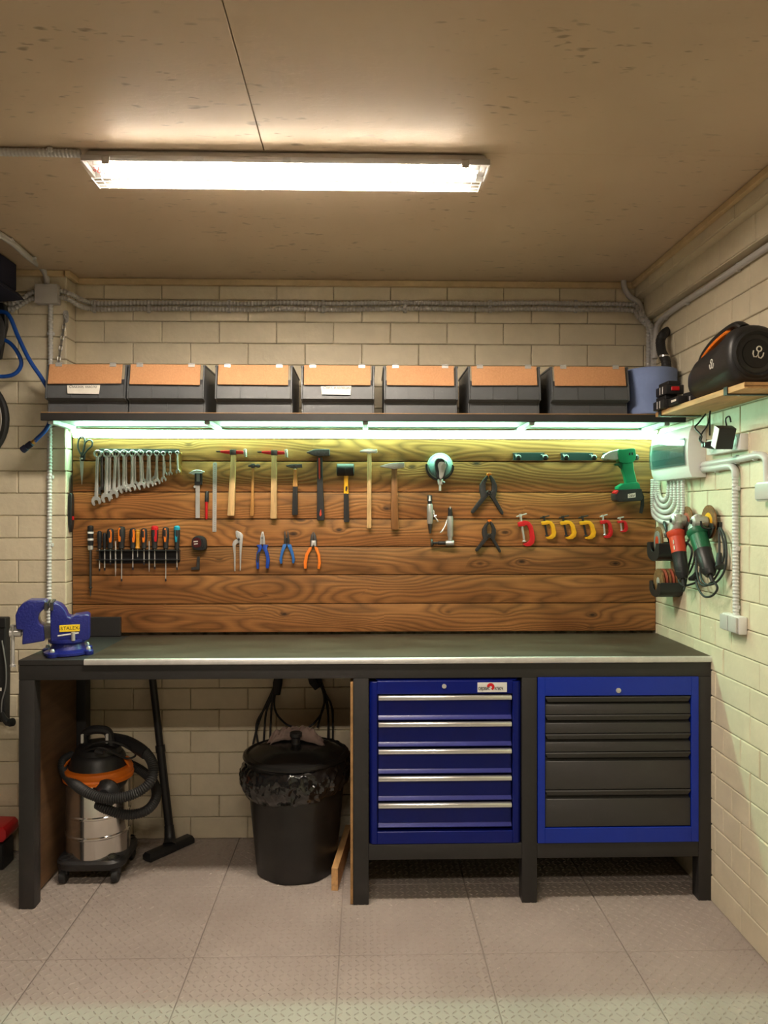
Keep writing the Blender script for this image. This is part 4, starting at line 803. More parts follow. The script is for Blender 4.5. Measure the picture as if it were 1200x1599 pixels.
plier_set('long_nose_pliers', 'dark nosed pliers with slim lighter blue grips', [
    ('jaw', [(444, 849.5), (443.6, 842), (444.2, 830), (445.3, 829.5), (446.8, 838), (447.8, 849.5)], .008, .016, 'darksteel'), ('jaw', [(452, 849.5), (452.3, 842), (450.2, 830), (449.2, 829), (448.6, 838), (448.2, 849.5)], .008, .016, 'darksteel'),
    ('grip', [(442, 850), (447.5, 849.5), (447.3, 853), (443.5, 861), (440.8, 870), (440.8, 880), (438, 880.5), (436.4, 874), (438.6, 862)], .006, .02, 'gripblue'), ('grip', [(454.5, 850), (448.8, 849.5), (449, 853), (453, 861), (456, 870), (456.4, 879.5), (459.2, 880), (460.8, 874), (458.2, 862)], .006, .02, 'gripblue'), ('pivot', smp([(446, 842), (448, 839.6), (450, 842), (448, 844.4)], 3), .016, .0175, 'matte')], 448, 850)
plier_set('side_cutters', 'side cutting pliers with bright orange grips', [
    ('jaw', [(484.8, 854), (484.5, 843), (486, 836), (488.5, 831), (489.3, 831), (489.3, 854)], .008, .017, 'darksteel'), ('jaw', [(494.8, 854), (495, 843), (493.5, 836), (490.5, 831), (489.8, 831), (489.8, 854)], .008, .017, 'darksteel'),
    ('neck', [(486.5, 844), (493.5, 844), (494, 853), (491, 853), (490, 850), (488.5, 853), (486, 853)], .016, .019, 'steel'),
    ('grip', [(483, 855), (487.5, 853.5), (486.8, 858), (481.5, 867), (479.5, 878), (479, 888), (475, 888), (474.3, 878), (477.5, 864)], .006, .021, 'orange'), ('grip', [(496, 855), (491.3, 853.5), (492, 858), (496.2, 867), (497, 878), (496, 888), (499.5, 889), (501.5, 880), (500, 866)], .006, .021, 'orange')], 490, 850)

# --- air tools
o = tool('orbital_sander', 688, 730, 'round pale green and grey air sander in a black wall cup', 'sander')
cc = Q(687.5, 727.5); mint = mat('mint_foam_pad', (.45, .66, .52), .6)
B('wall_cup', MB().prism([Q(687.5, 728, .03)+Vector((.064*math.cos(R(a)), 0, .064*math.sin(R(a)))) for a in range(172, 370, 11)]+[Q(687.5, 728, .03)+Vector((.057*math.cos(R(a)), 0, .057*math.sin(R(a)))) for a in range(8, -192, -11)], (0, .029, 0)), M['black'], o)
B('pad', MB().lathe((cc.x, YT-.004, cc.z), (0,-1,0), [(.054, 0), (.058, .003), (.058, .014), (.05, .017)], 36), mint, o, label='pale green sanding pad')
B('skirt', MB().lathe((cc.x, YT-.02, cc.z-.002), (0,-1,0), [(.052, 0), (.05, .012), (.042, .02), (.038, .034), (.03, .042), (.0, .044)], 32), mat('teal_grey_housing', (.16, .27, .28), .4), o)
B('grip_shell', TP(smp([(680, 735), (679, 722), (683, 715.5), (692, 715.5), (697, 722), (697, 736), (694, 747), (683, 747)], 3), .045, .07), M['black'], o, bev=.008, seg=3)
B('lever', TP(smp([(684, 727), (687, 721.5), (693, 721.5), (697.5, 726), (695, 735), (691.5, 746), (687, 747), (686, 736)], 3), .068, .074), M['cast'], o, bev=.0025, seg=2)
B('air_inlet', MB().tube([Q(688, 748, .04), Q(688, 752, .04), Q(688, 756, .04), Q(687.6, 758, .04), Q(687.5, 766.5, .04)], [.012, .013, .011, .0055, .005], 12), M['chrome'], o); B('valve_knob', MB().lathe(Q(691.5, 753, .045), (1,0,-.4), [(.006, 0), (.006, .009)], 10), M['darksteel'], o)
o = tool('die_grinder', 672, 810, 'straight steel air die grinder hanging upright with a side lever', 'air tool')
B('body', MB().tube([Q(671.8, 818, .025), Q(671.8, 816, .025), Q(671.8, 790, .025), Q(671.8, 787, .025)], [.011, .0135, .0135, .011], 16), M['cast'], o); B('black_collar', MB().tube([Q(671.6, 787, .025), Q(671.6, 782, .025)], .0095, 12), M['black'], o); B('air_inlet', MB().tube([Q(671.6, 782, .025), Q(671.5, 779.5, .025), Q(671.4, 774, .025)], [.007, .005, .004], 10), M['chrome'], o); B('holder', MB().box(Q(668, 780).x, Q(675, 780).x, YT-.012, YT-.001, Q(671, 783).z, Q(671, 773).z), M['black'], o, bev=.002)
B('collet', MB().tube([Q(671.9, 818, .025), Q(671.9, 825, .025), Q(671.9, 831, .025), Q(671.9, 833, .025)], [.011, .008, .006, .004], 12), M['darksteel'], o)
B('lever', MB().tube([Q(677, 796, .025), Q(679, 806, .026), Q(684.5, 814.5, .026)], [.003, .0035, .003], 8), M['chrome'], o); B('lever', MB().tube([Q(678, 806, .026), Q(682, 805, .026)], .0035, 8), M['chrome'], o)
o = tool('angle_die_grinder', 702, 830, 'angled steel air grinder with a small disc pointing left', 'air tool')
B('body', MB().tube([Q(703.5, 840, .028), Q(703.5, 836, .028), Q(703.3, 810, .028), Q(703.2, 806, .028)], [.01, .0135, .014, .0125], 16), M['cast'], o); B('black_collar', MB().tube([Q(703.3, 806, .028), Q(703.3, 793, .028)], [.0105, .0095], 12), M['black'], o); B('air_inlet', MB().tube([Q(703.5, 803, .03), Q(703.5, 794, .034), Q(703.5, 791, .034)], [.005, .004, .003], 10), M['chrome'], o)
B('gear_head', MB().tube([Q(709.5, 848, .028), Q(708.5, 848, .028), Q(698, 848, .028), Q(696, 848, .028)], [.009, .0125, .0125, .009], 16), M['cast'], o); B('neck', MB().tube([Q(703.5, 838, .028), Q(703.5, 846, .028)], .01, 12), M['cast'], o); B('chuck', MB().tube([Q(696, 848, .028), Q(685, 848, .028), Q(684, 848, .028), Q(677, 848, .028)], [.0085, .0085, .006, .006], 12), M['black'], o); B('disc', MB().lathe(Q(674.5, 848, .028), (-1,0,0), [(.012, -.006), (.018, -.003), (.0195, 0), (.0195, .004), (.01, .005)], 20), M['darksteel'], o)
B('lever', MB().tube([Q(698.5, 812, .03), Q(696, 820, .032), Q(691, 829, .034), Q(688, 832, .034)], [.003, .0035, .004, .003], 8), M['chrome'], o)

# --- spring clamps
def spring_clamp(dx, dy, s, label):
    T = lambda pts: [(764+dx+(x-764)*s, 738+dy+(y-738)*s) for x, y in pts]; f = T([(764, 770)])[0]
    r = tool('spring_clamp', f[0], f[1], label, 'clamp', 'spring clamps on the plank panel')
    B('jaw_lever', TP(T([(762.3, 741), (763.5, 743), (759, 755), (759, 764), (761.5, 770), (764, 773), (760, 778), (741, 801), (738, 802), (736, 799), (738.5, 795), (752, 777), (749.5, 765), (750, 757), (755, 749)]), .008, .03), M['rubber'], r, bev=.003, seg=2)
    B('jaw_lever', TP(T([(766.5, 741), (765, 743), (769, 755), (769, 764), (766.5, 770), (764, 773), (768, 778), (783.5, 803), (786, 804), (787, 800), (785, 796), (774.5, 777), (777, 765), (776.5, 757), (773, 749)]), .012, .034), M['rubber'], r, bev=.003, seg=2)
    c = Q(*T([(764, 770)])[0], .036); B('spring', MB().torus(c, (0,1,0), .0105*s, .0018, 18, 6).torus(c+Vector((0,.004,0)), (0,1,0), .0105*s, .0018, 18, 6), M['darksteel'], r); B('pivot', MB().cyl(c+Vector((0,-.002,0)), c+Vector((0,.03,0)), .006*s, n=12), M['black'], r)
    B('orange_pad', TP(T([(761.5, 738.5), (767.5, 738.5), (768, 741.5), (765.5, 744.5), (764.8, 742), (764.2, 742), (763.3, 744.5), (761, 741.5)]), .013, .031), M['orange'], r, bev=.0015)
spring_clamp(0, 0, 1, 'larger black spring clamp with orange tips, upper of the two')
spring_clamp(1, 73, .79, 'smaller black spring clamp with orange tips, lower of the two')

# --- hook plates
def hooks(x0, x1, label):
    r = tool('hook_plate', (x0+x1)/2, 713, label, 'hook', 'hook plates on the plank panel')
    B('plate', TP(smp([(x0, 709), (x0+2, 707), (x1-2, 707), (x1, 709), (x1, 717), (x1-2, 719), (x0+2, 719), (x0, 717)], 2), 0, .004), mat('dark_teal_enamel', (.014, .035, .036), .4), r, bev=.0005)
    for x in (x0+7.5, x1+2):
        B('hook', MB().tube(sm([Q(x-5, 710, .004), Q(x-4, 711, .02), Q(x-2, 714, .035), Q(x, 715, .05), Q(x, 711, .056)], 4), .0045, 8), M['black'], r); B('hook_knob', MB().ball(Q(x+.3, 714.5, .05), .0135, .010, .0135), M['black'], r)
    for x in (x0+4, x1-4): B('screw', MB().lathe(Q(x, 710, .004), (0,-1,0), [(.003, 0), (.002, .0015)], 8), M['chrome'], r)
hooks(802.3, 850, 'empty dark hook plate, left of the two empty ones'); hooks(877, 926, 'empty dark hook plate, right of the two empty ones'); hooks(943, 992, 'dark hook plate carrying the green impact driver')

# --- green cordless driver
o = tool('cordless_driver', 982, 745, 'green cordless driver with black battery hanging from a hook plate', 'power tool')
B('motor_housing', TP(smp([(966, 703), (972, 702), (989, 700), (993, 703), (993.5, 716), (988, 722), (975, 723), (968, 720)], 3), .03, .075), M['green'], o, bev=.009, seg=3)
B('nose', TP([(942, 715), (945, 710), (955, 704.5), (968, 701.5), (973, 703), (973, 717), (960, 718), (944, 717)], .035, .068), M['cast'], o, bev=.007, seg=3, label='bright metal nose')
B('handle', TP([(972, 720), (990, 719), (991, 732), (995, 748), (997, 756), (979, 758), (977, 745), (973, 734)], .036, .07), M['green'], o, bev=.009, seg=3)
B('trigger', TP([(961, 724), (972, 722), (974, 734), (969, 730), (967, 727), (961, 727)], .045, .062), M['dgreen'], o, bev=.002)
B('foot', TP([(966, 760), (975, 754.5), (997, 752.5), (1000, 756), (1001.5, 765), (970, 767.5), (966, 764)], .025, .08), M['green'], o, bev=.006, seg=2)
bt = B('battery', TP([(961, 772), (966, 765), (1003, 763), (1005, 778), (1002, 782), (968, 784), (962, 781)], .02, .085), M['black'], o, bev=.005, seg=2)
B('release_button', TP([(960.5, 769), (965, 764.5), (967.5, 767), (963, 772.5)], .04, .086), M['red'], bt, bev=.002)
B('print_plate', TP([(981, 771.5), (993, 769.5), (993, 776.5), (981, 778)], .085, .0856), M['paper'], bt); B('lettering', txt('20V', .016, .0002).xf(Matrix.Translation(Q(983, 774.5, .0862)) @ FX), M['ink'], bt, ang=0)
B('vent_slots', TP([(983, 707), (985, 707), (985, 711), (983, 711)], .0745, .0765), M['matte'], o); B('vent_slot', TP([(987, 706.5), (989, 706.5), (989, 710.5), (987, 710.5)], .0745, .0765), M['matte'], o)
B('wrist_strap', TP([(1003, 767), (1006.5, 775), (1006.5, 790), (1003.5, 802), (999, 801), (1001, 790), (1001.5, 778)], .05, .054), M['matte'], o)

# --- C clamps
def cclamp(x, y, sx, sy, lean, m, sm_, label):
    T = lambda pts: [(x+(a*sx)+lean*b*sy, y+b*sy) for a, b in pts]
    r = tool('c_clamp', x, y, label, 'clamp', 'C clamps on the plank panel')
    B('frame', TP(T([(0, 3), (12, 0), (20, 2), (25, 10), (28, 30), (26, 40), (20, 46), (12, 47), (7, 44), (9, 41.5), (16, 38.5), (19.5, 33), (18.5, 16), (16, 9), (12, 8), (12, 10), (1, 11)]), .008, .024), M[m], r, bev=.0025, seg=2)
    t, b = T([(5, -9)])[0], T([(9, 36)])[0]
    B('screw', MB().tube([Q(*t, .016), Q(*b, .016)], .0052*sx**.5, 8), M[sm_], r); B('swivel_pad', MB().lathe(Q(*b, .016), (0,0,-1), [(.006, 0), (.011*sx, .002), (.011*sx, .006)], 10), M[sm_], r); B('screw_head', MB().tube([Q(*T([(5, -12)])[0], .016), Q(*T([(5, -6)])[0], .016)], .007*sx**.5, 8), M[sm_], r)
    B('tee_bar', MB().tube([Q(*T([(-2, -7)])[0], .016), Q(*T([(16, -12.5)])[0], .016)], .003, 8), M[sm_], r)
cclamp(809, 813, .92, .86, .06, 'red', 'chrome', 'largest red C clamp, leftmost of the clamp row')
cclamp(846, 813, .80, .62, .05, 'yellow', 'black', 'yellow C clamp beside the largest red one'); cclamp(875.5, 813, .86, .62, .08, 'yellow', 'black', 'middle yellow C clamp of the three'); cclamp(906, 813, .86, .62, .08, 'yellow', 'black', 'yellow C clamp beside the two small red ones')
cclamp(938.5, 811.5, .68, .62, .02, 'red', 'chrome', 'narrow red C clamp, second from the drill side'); cclamp(966, 812.5, .55, .40, .02, 'red', 'chrome', 'smallest red C clamp at the right end of the row')
# ================================================================== RIGHT WALL
W = XR-.0065      # brick face
# --- distribution board
XF_ = 1.262
ya, yb_ = PX(1079, 700, XF_).y, PX(1020, 700, XF_).y; zt_, zb_ = PX(1079, 664, XF_).z, PX(1079, 745, XF_).z
db = E('distribution_board', (1.3, (ya+yb_)/2, zb_), 'white distribution board with a smoked window on the right wall', 'electrical panel')
pf = [(W, zb_), (W, zt_), (XF_+.006, zt_)]+[(XF_-.012*math.sin(math.pi*k/8), zt_+(zb_-zt_)*k/8) for k in range(1, 8)]+[(XF_+.006, zb_)]
B('case', MB().prism([(x, ya, z) for x, z in pf], (0, yb_-ya, 0)), M['white'], db, bev=.003, seg=2, ang=25)
H_ = zt_-zb_; wz0, wz1 = zb_+H_*.24, zb_+H_*.76
def bulge(z, o): return XF_-.012*math.sin(math.pi*min(1, max(0, (zt_-z)/H_)))-o
def bulged(y0, y1, z0, z1, o0, o1, n=8):
    zs_ = [z0+(z1-z0)*k/n for k in range(n+1)]
    return MB().loft([[(bulge(z, o0), y0, z), (bulge(z, o1), y0, z), (bulge(z, o1), y1, z), (bulge(z, o0), y1, z)] for z in zs_])
B('breaker_row', bulged(ya+.03, yb_-.025, wz0+.01, wz1-.01, .0005, .0015), M['mud'], db, ang=0)
for k in range(12):
    y = ya+.035+(yb_-ya-.07)*k/12; B('breaker', bulged(y, y+(yb_-ya-.07)/12-.002, wz0+.035, wz1-.03, .0016, .005, 3), M['offwhite'], db, ang=0)
B('window_door', bulged(ya+.015, yb_-.012, wz0, wz1, .0065, .0085), M['smoke'], db, ang=25, label='smoked transparent window')
# --- triple socket and charger
xs = 1.295; y0_, y1_ = PX(1157, 690, xs).y, PX(1103.5, 690, xs).y; z0_, z1_ = PX(1157, 702.5, xs).z, PX(1157, 676, xs).z
so_ = E('triple_socket', (xs, (y0_+y1_)/2, z0_), 'white triple socket block beside the distribution board', 'socket')
B('case', MB().box(xs, W, y0_, y1_, z0_, z1_), M['white'], so_, bev=.005, seg=2)
for k in range(3):
    yy = y1_-(y1_-y0_)*(k+.5)/3; B('socket_well', MB().lathe((xs+.001, yy, (z0_+z1_)/2), (-1,0,0), [(.024, 0), (.024, .002), (.02, .002), (.019, 0)], 20), M['offwhite'], so_)
ch = E('charger', PX(1131, 683, 1.25), 'black charger brick plugged into the triple socket', 'charger'); cc = PX(1131, 683, 1.25); Ru = Matrix.Rotation(R(24), 3, 'X') 
B('brick', MB().obox(cc, (.03, 0, 0), Ru @ Vector((0, .019, 0)), Ru @ Vector((0, 0, .038))), M['black'], ch, bev=.003, seg=2); B('hang_loop', MB().tube(sm([cc+Vector((0, -.02, .04)), cc+Vector((-.01, -.035, .06)), cc+Vector((0, -.04, .068)), cc+Vector((.01, -.03, .05))], 5), .0028, 7), M['black'], ch)
B('pale_cover', MB().obox(cc+Vector((-.0305, 0, 0)), (.001, 0, 0), Ru @ Vector((0, .0175, 0)), Ru @ Vector((0, 0, .0365))), M['white'], ch)
for k, (p, l) in enumerate((([(1110, 640, 1.3), (1106, 662, 1.28), (1097, 676, 1.262), (1093, 687, 1.25), (1100, 693, 1.255), (1110, 695, 1.28)], 'thin black cable looping in front of the distribution board'), ([(1103, 646, 1.29), (1092, 660, 1.27), (1086, 668, 1.25), (1096, 680, 1.25), (1096, 690, 1.25), (1114, 694, 1.28)], 'thin black cable touching the corner of the distribution board'), ([(1109, 640, 1.315), (1109, 660, 1.315), (1109, 680, 1.318)], 'straight black cable running down behind the triple socket'))):
    c = E('power_cable', PX(*p[-1]), l, 'cable'); B('lead', MB().tube(sm([PX(*q) for q in p], 6), .0032, 7), M['rubber'], c)
    if k < 2: e_ = PX(*p[-1]); B('plug', MB().tube([e_+Vector((-.03, .004, 0)), e_, e_+Vector((.012, 0, 0))], [.008, .014, .016], 12), M['black'], c)
# --- conduits leaving the board
def conduit(name, label, pts, r, clips=(), m='lconduit', smooth_=(), k=6, pitch=.0125, depth=.22):
    e = E(name, pts[-1], label, 'conduit'); mb = MB()
    if smooth_: mb.tube(sm(pts, k), r, 12)
    else: corr(mb, sm(pts, k), r, pitch, depth, 10)
    B('pipe', mb, M[m], e, ang=50)
    for c, nrm in clips:
        c = Vector(c); nrm = Vector(nrm); t = nrm.orthogonal(); t = Vector((0,0,1)) if abs(nrm.z) < .5 else Vector((1,0,0))
        d = clipdir(c, pts); s = d.cross(nrm).normalized()
        B('clip', MB().obox(c-nrm*r*.3, d*.008, s*(r+.0035), nrm*(r*.62)), M[m], e, bev=.003)
    return e
def clipdir(c, pts):
    b = min(zip(pts, pts[1:]), key=lambda ab: ((Vector(ab[0])+Vector(ab[1]))/2-c).length); return (Vector(b[1])-Vector(b[0])).normalized()
XW = W-.0135
nx = (-1, 0, 0)
conduit('cable_conduit', 'white conduit running from the board along the wall to the light switch', [PX(1099, 726, XW), PX(1120, 722.5, XW), PX(1160, 716, XW), PX(1180, 711.5, XW), PX(1190, 711, XW), PX(1197, 716, XW), PX(1198.5, 728, XW), PX(1199.5, 756, XW)], .0125, [(PX(1150, 717.5, XW), nx), (PX(1178, 712, XW), nx)], smooth_=1)
conduit('cable_conduit', 'white conduit stub from the board bending towards the double socket', [PX(1099, 733, XW), PX(1115, 731.5, XW), PX(1135, 728.5, XW), PX(1144, 729, XW), PX(1148.5, 735, XW), PX(1149, 745, XW)], .0125, [(PX(1118, 731, XW), nx)], smooth_=1)
conduit('cable_conduit', 'ribbed white conduit dropping down the wall to the double socket', [PX(1149, 745, XW), PX(1149, 800, XW), PX(1149.5, 880, XW), PX(1150, 962, XW)], .0125, [(PX(1149, y, XW), nx) for y in (763, 857, 948)])
sw = E('light_switch', PX(1190, 780, 1.3), 'grey and white light switch at the right edge of the picture', 'switch')
yn, yf_ = PX(1200, 770, 1.29).y-.055, PX(1181, 770, 1.29).y; za, zb2 = PX(1185, 783, 1.29).z, PX(1185, 753, 1.29).z
B('box', MB().box(1.289, W, yn, yf_, za, zb2), M['white'], sw, bev=.006, seg=2); B('rocker', MB().box(1.282, 1.29, yn+.006, yf_-.006, za+.006, zb2-.006), M['junction'], sw, bev=.004, seg=2)
ds = E('double_socket', PX(1150, 990, 1.3), 'white double socket with grey flaps low on the right wall', 'socket')
y0_, y1_ = PX(1152.5, 975, 1.288).y, PX(1125.5, 975, 1.288).y; za, zb2 = PX(1152, 991.5, 1.288).z, PX(1152, 963.5, 1.288).z; ym_ = (y0_+y1_)/2
B('box', MB().box(1.292, W, y0_, y1_, za, zb2), M['white'], ds, bev=.006, seg=2)
for a, b in ((y0_+.003, ym_-.002), (ym_+.002, y1_-.003)): B('flap', MB().box(1.283, 1.292, a, b, za+.005, zb2-.003), M['junction'], ds, bev=.004, seg=2)
# --- u-shaped conduit loops under the board
lp_ = [((1028.5, 1045, 781), 'innermost'), ((1025, 1050, 790), 'second'), ((1022, 1055, 799), 'middle'), ((1020.5, 1061, 808), 'fourth'), ((1019.8, 1067, 816), 'outermost')]
for k, ((a, b, y), w_) in enumerate(lp_):
    X_ = XW-.004*k; pa = lambda px, py: PX(px, py, X_) if PX(px, py, X_).y < YT-.016 else Vector((X_, YT-.016, PX(px, py, X_).z))
    conduit('looped_conduit', {'innermost': 'innermost of the five white conduit loops under the board', 'second': 'second conduit loop from the inside under the board', 'middle': 'middle of the five white conduit loops under the board', 'fourth': 'fourth conduit loop from the inside under the board', 'outermost': 'outermost of the five white conduit loops under the board'}[w_],
            [pa(a, 748), pa(a, y-20), pa(a+(b-a)*.12, y-7), pa(a+(b-a)*.4, y), pa(a+(b-a)*.7, y-1), pa(a+(b-a)*.93, y-9), pa(b, y-22), pa(b, 747)], .0105, pitch=.010)
# --- angle grinders
def grinder(label, m, hc, col, tail, X_, disc_dx, dr, dm, txtc, sc=1):
    h, c, t = PX(*hc, X_), PX(*col, X_), PX(*tail, X_); ax = (t-c).normalized(); L = (t-c).length
    r = E('angle_grinder', t, label, 'angle grinder', 'angle grinders on the right wall'); rr = .031*sc
    mid = c.lerp(t, .46)
    B('gear_head', MB().tube([h-ax*.028, h-ax*.02, h, c-ax*.012, c], [.012, .022, .027, .03, .032], 14), M['cast'], r, ang=40); B('spindle_block', MB().tube([h+Vector((-.026, 0, 0)), h+Vector((-.02, 0, 0)), h+Vector((.03, 0, 0)), h+Vector((disc_dx*.8, 0, 0))], [.014, .022, .022, .014], 14), M['cast'], r)
    B('side_bolt', MB().cyl(h+Vector((-.03, 0, .0)), h+Vector((-.024, 0, 0)), .008, n=10), M['black'], r)
    B('collar', MB().tube([c-ax*.002, c+ax*.002, c+ax*.018, c+ax*.026], [.03*sc, .037*sc, .036*sc, .031*sc], 16), M[m], r); B('motor_housing', MB().tube([c+ax*.02, mid], [rr, rr*.93], 18), M[m], r, label='coloured motor housing')
    B('rear_handle', MB().tube([mid, mid+ax*.004, mid.lerp(t, .4), mid.lerp(t, .8), t], [rr*.95, rr*.9, rr*.88, rr*.86, rr*.55], 18), M['black'], r); B('cord_sleeve', MB().tube([t, t+ax*.03], [.009, .006], 10), M['rubber'], r)
    dc = h+Vector((disc_dx, 0, 0)); d = B('grinding_disc', MB().lathe(dc, (1,0,0), [(.012, -.003), (dr, -.0015), (dr, .003), (.012, .003)], 32), M[dm], r); B('disc_label', MB().lathe(dc+Vector((-.004, 0, 0)), (1,0,0), [(.014, 0), (dr*.55, .0015), (dr*.55, .003)], 28), M['yellow'] if txtc == 2 else M['redabr'], d); B('flange', MB().lathe(dc+Vector((-.012, 0, 0)), (1,0,0), [(.012, 0), (.019, .004), (.019, .008)], 18), M['darksteel'], r)
    gd = MB().loft([[dc+Vector((x, (dr+.004)*q*math.cos(R(a)), (dr+.004)*q*math.sin(R(a)))) for a in range(185, 376, 10)]+[dc+Vector((x, (dr+.004)*q*.5*math.cos(R(a)), (dr+.004)*q*.5*math.sin(R(a)))) for a in range(375, 184, -10)] for x, q in ((-.014, .98), (-.0115, 1.0))]); B('guard', gd, M['darksteel'], r)
    pw = (h-c).normalized(); s = ax.cross(Vector((1,0,0))).normalized()
    if txtc == 1:
        for f_ in (.22, .34): q = c.lerp(t, f_)+Vector((-.78, -.62, 0)).normalized()*rr*.97; B('print_mark', MB().obox(q, s*.004, ax*.008, Vector((-.78, -.62, 0)).normalized()*.0015), M['paper'], r, ang=0)
    else: q = c.lerp(t, .26)+Vector((-.6, -.8, 0)).normalized()*rr*.97; B('print_mark', MB().obox(q, Vector((.8, -.6, 0))*.008, ax*.026, Vector((-.6, -.8, 0)).normalized()*.0015), M['mud'], r, ang=0)
    for k in range(3): q = c.lerp(t, .64+.1*k)+Vector((-.7, -.7, 0))*rr*.86; B('vent_slot', MB().obox(q, Vector((.7, -.7, 0))*.012, ax*.002, Vector((-.7, -.7, 0))*.001), M['matte'], r)
    return r, t+ax*.03
g1, e1 = grinder('red and black angle grinder hanging left of the green one', 'redplastic', (1058.5, 813), (1056, 830), (1067, 904), 1.262, .038, .058, 'abrasive', 1)
g2, e2 = grinder('green and black angle grinder hanging nearest the ribbed conduit', 'dgreen', (1091, 815), (1089, 829), (1110, 898), 1.262, .04, .064, 'abrasive', 2, 1.08)
def cord(r, pts, rad=.0042): B('power_cord', MB().tube(sm([PX(*p) for p in pts], 7), rad, 8), M['rubber'], r)
cord(g1, [(1068, 912, 1.265), (1066, 921, 1.27), (1068, 922, 1.28), (1071, 912, 1.29), (1076, 885, 1.3), (1081, 860, 1.3), (1070, 848, 1.3), (1062, 880, 1.305), (1060, 905, 1.3), (1068, 914, 1.295), (1084, 911, 1.295), (1090, 906, 1.3)])
cord(g1, [(1079, 838, 1.31), (1070, 858, 1.29), (1069, 885, 1.29), (1074, 898, 1.3), (1084, 878, 1.305), (1086, 850, 1.31)])
B('plug', MB().tube([PX(1078, 904, 1.29), PX(1085, 902, 1.29), PX(1089, 896, 1.29)], [.008, .014, .011], 10), M['black'], g1)
cord(g2, [(1113, 905, 1.265), (1121, 918, 1.27), (1113, 930, 1.275), (1100, 931, 1.28), (1090, 916, 1.285), (1087, 895, 1.295), (1090, 870, 1.3), (1098, 866, 1.3), (1094, 895, 1.29), (1102, 912, 1.28), (1118, 910, 1.28), (1131, 893, 1.285), (1135, 868, 1.29), (1133, 840, 1.3), (1126, 824, 1.305)])
cord(g2, [(1124, 824, 1.305), (1131, 850, 1.3), (1130, 875, 1.295), (1119, 900, 1.285), (1105, 914, 1.28), (1094, 911, 1.285), (1089, 893, 1.29), (1088, 870, 1.3)])
B('plug', MB().tube([PX(1124, 864, 1.295), PX(1124, 876, 1.29), PX(1125, 886, 1.285)], [.009, .012, .018], 10), M['black'], g2); cord(g2, [(1123, 826, 1.31), (1124, 845, 1.305), (1124, 864, 1.295)])
for l, px, py in (('small black wall hook behind the green grinder disc', 1126, 822), ('small black wall hook behind the red grinder', 1083, 828)):
    p = PX(px, py, W); tag(B('wall_hook', MB().box(W-.012, W-.0005, p.y-.014, p.y+.014, p.z-.012, p.z+.016).tube(sm([p+Vector((-.012, 0, -.004)), p+Vector((-.05, 0, -.008)), p+Vector((-.07, 0, .0)), p+Vector((-.074, 0, .02))], 4), .004, 8), M['black'], None, bev=0), l, 'hook')
# --- disc pockets
def pocket(px, pyb, pyt, hw, label):
    c = PX(px, pyb, 1.27); zt_ = PX(px, pyt, 1.27).z; r = E('disc_pocket', c, label, 'disc holder', 'black disc pockets on the right wall'); n = 14; x0 = 1.226
    prof = [(c.y-hw, zt_)]+[(c.y-hw*math.cos(math.pi*k/n), c.z+hw*.55-hw*.55*math.sin(math.pi*k/n)) for k in range(n+1)]+[(c.y+hw, zt_)]
    B('front_plate', MB().prism([(x0, y, z) for y, z in prof[:1]+prof[1:-1]+prof[-1:]]+[(x0, c.y+hw*.55, zt_)]+[(x0, c.y+hw*.5*math.cos(math.pi*k/8), zt_-hw*.55*math.sin(math.pi*k/8)) for k in range(9)]+[(x0, c.y-hw*.55, zt_)], (.003, 0, 0)), M['black'], r)
    for a, b in zip(prof, prof[1:]): pass
    B('wrap', MB().loft([[(x0+.003, y, z), (W-.001, y, z), (W-.001, c.y+(y-c.y)*.96, c.z+.004+(z-c.z)*.98), (x0+.003, c.y+(y-c.y)*.96, c.z+.004+(z-c.z)*.98)] for y, z in prof]), M['black'], r); B('back_plate', MB().prism([(W-.004, y, z) for y, z in prof], (.003, 0, 0)), M['black'], r); return c, zt_
c, zt_ = pocket(1039, 932, 909, .062, 'lower black pocket on the right wall holding thin cutting discs')
for k in range(5):
    dc = Vector((1.245+.014*k, c.y, c.z+.066)); d = E('cutting_disc', dc, ['front cutting disc with a pale label in the lower pocket', 'second cutting disc in the lower pocket', 'middle cutting disc in the lower pocket', 'fourth cutting disc in the lower pocket', 'cutting disc nearest the wall in the lower pocket'][k], 'disc', 'cutting discs in the lower pocket')
    B('disc', MB().lathe(dc, (1,0,0), [(.01, -.004), (.054, -.004), (.054, .004), (.01, .004)], 30), M['abrasive'] if k % 2 == 0 else M['redabr'], d); B('hub_ring', MB().lathe(dc, (1,0,0), [(.009, -.0055), (.017, -.0052), (.017, .0052), (.009, .0055)], 18), M['steel'], d)
c, zt_ = pocket(1036, 876, 848, .068, 'upper black pocket on the right wall holding a large grinding disc')
dc = Vector((1.252, c.y+.006, c.z+.082)); d = E('grinding_disc', dc, 'large grey and orange grinding disc standing in the upper pocket', 'disc')
B('disc', MB().lathe(dc, (1,-.1,0), [(.012, -.004), (.064, -.003), (.064, .004), (.012, .004)], 34), M['abrasive'], d); B('grey_face', MB().lathe(dc+Vector((-.005, 0, 0)), (1,-.1,0), [(.012, -.001), (.046, -.001), (.046, .002)], 30), M['mud'], d); B('orange_print', MB().lathe(dc+Vector((-.0068, 0, 0)), (1,-.1,0), [(.014, 0), (.024, 0), (.024, .001)], 24), M['redplastic'], d)
dc = Vector((1.29, c.y+.0, c.z+.116)); d = E('flap_disc', dc, 'dark and silver backing disc standing behind the large grinding disc', 'disc')
B('rim', MB().torus(dc, (1, -.4, .3), .05, .007, 30, 8), M['black'], d); B('plate', MB().lathe(dc, (1,-.4,.3), [(.01, -.008), (.03, -.006), (.048, .0), (.048, .004)], 28), M['chrome'], d); B('hub', MB().lathe(dc, (1,-.4,.3), [(.008, -.016), (.012, -.012), (.014, -.004)], 14), M['white'], d)

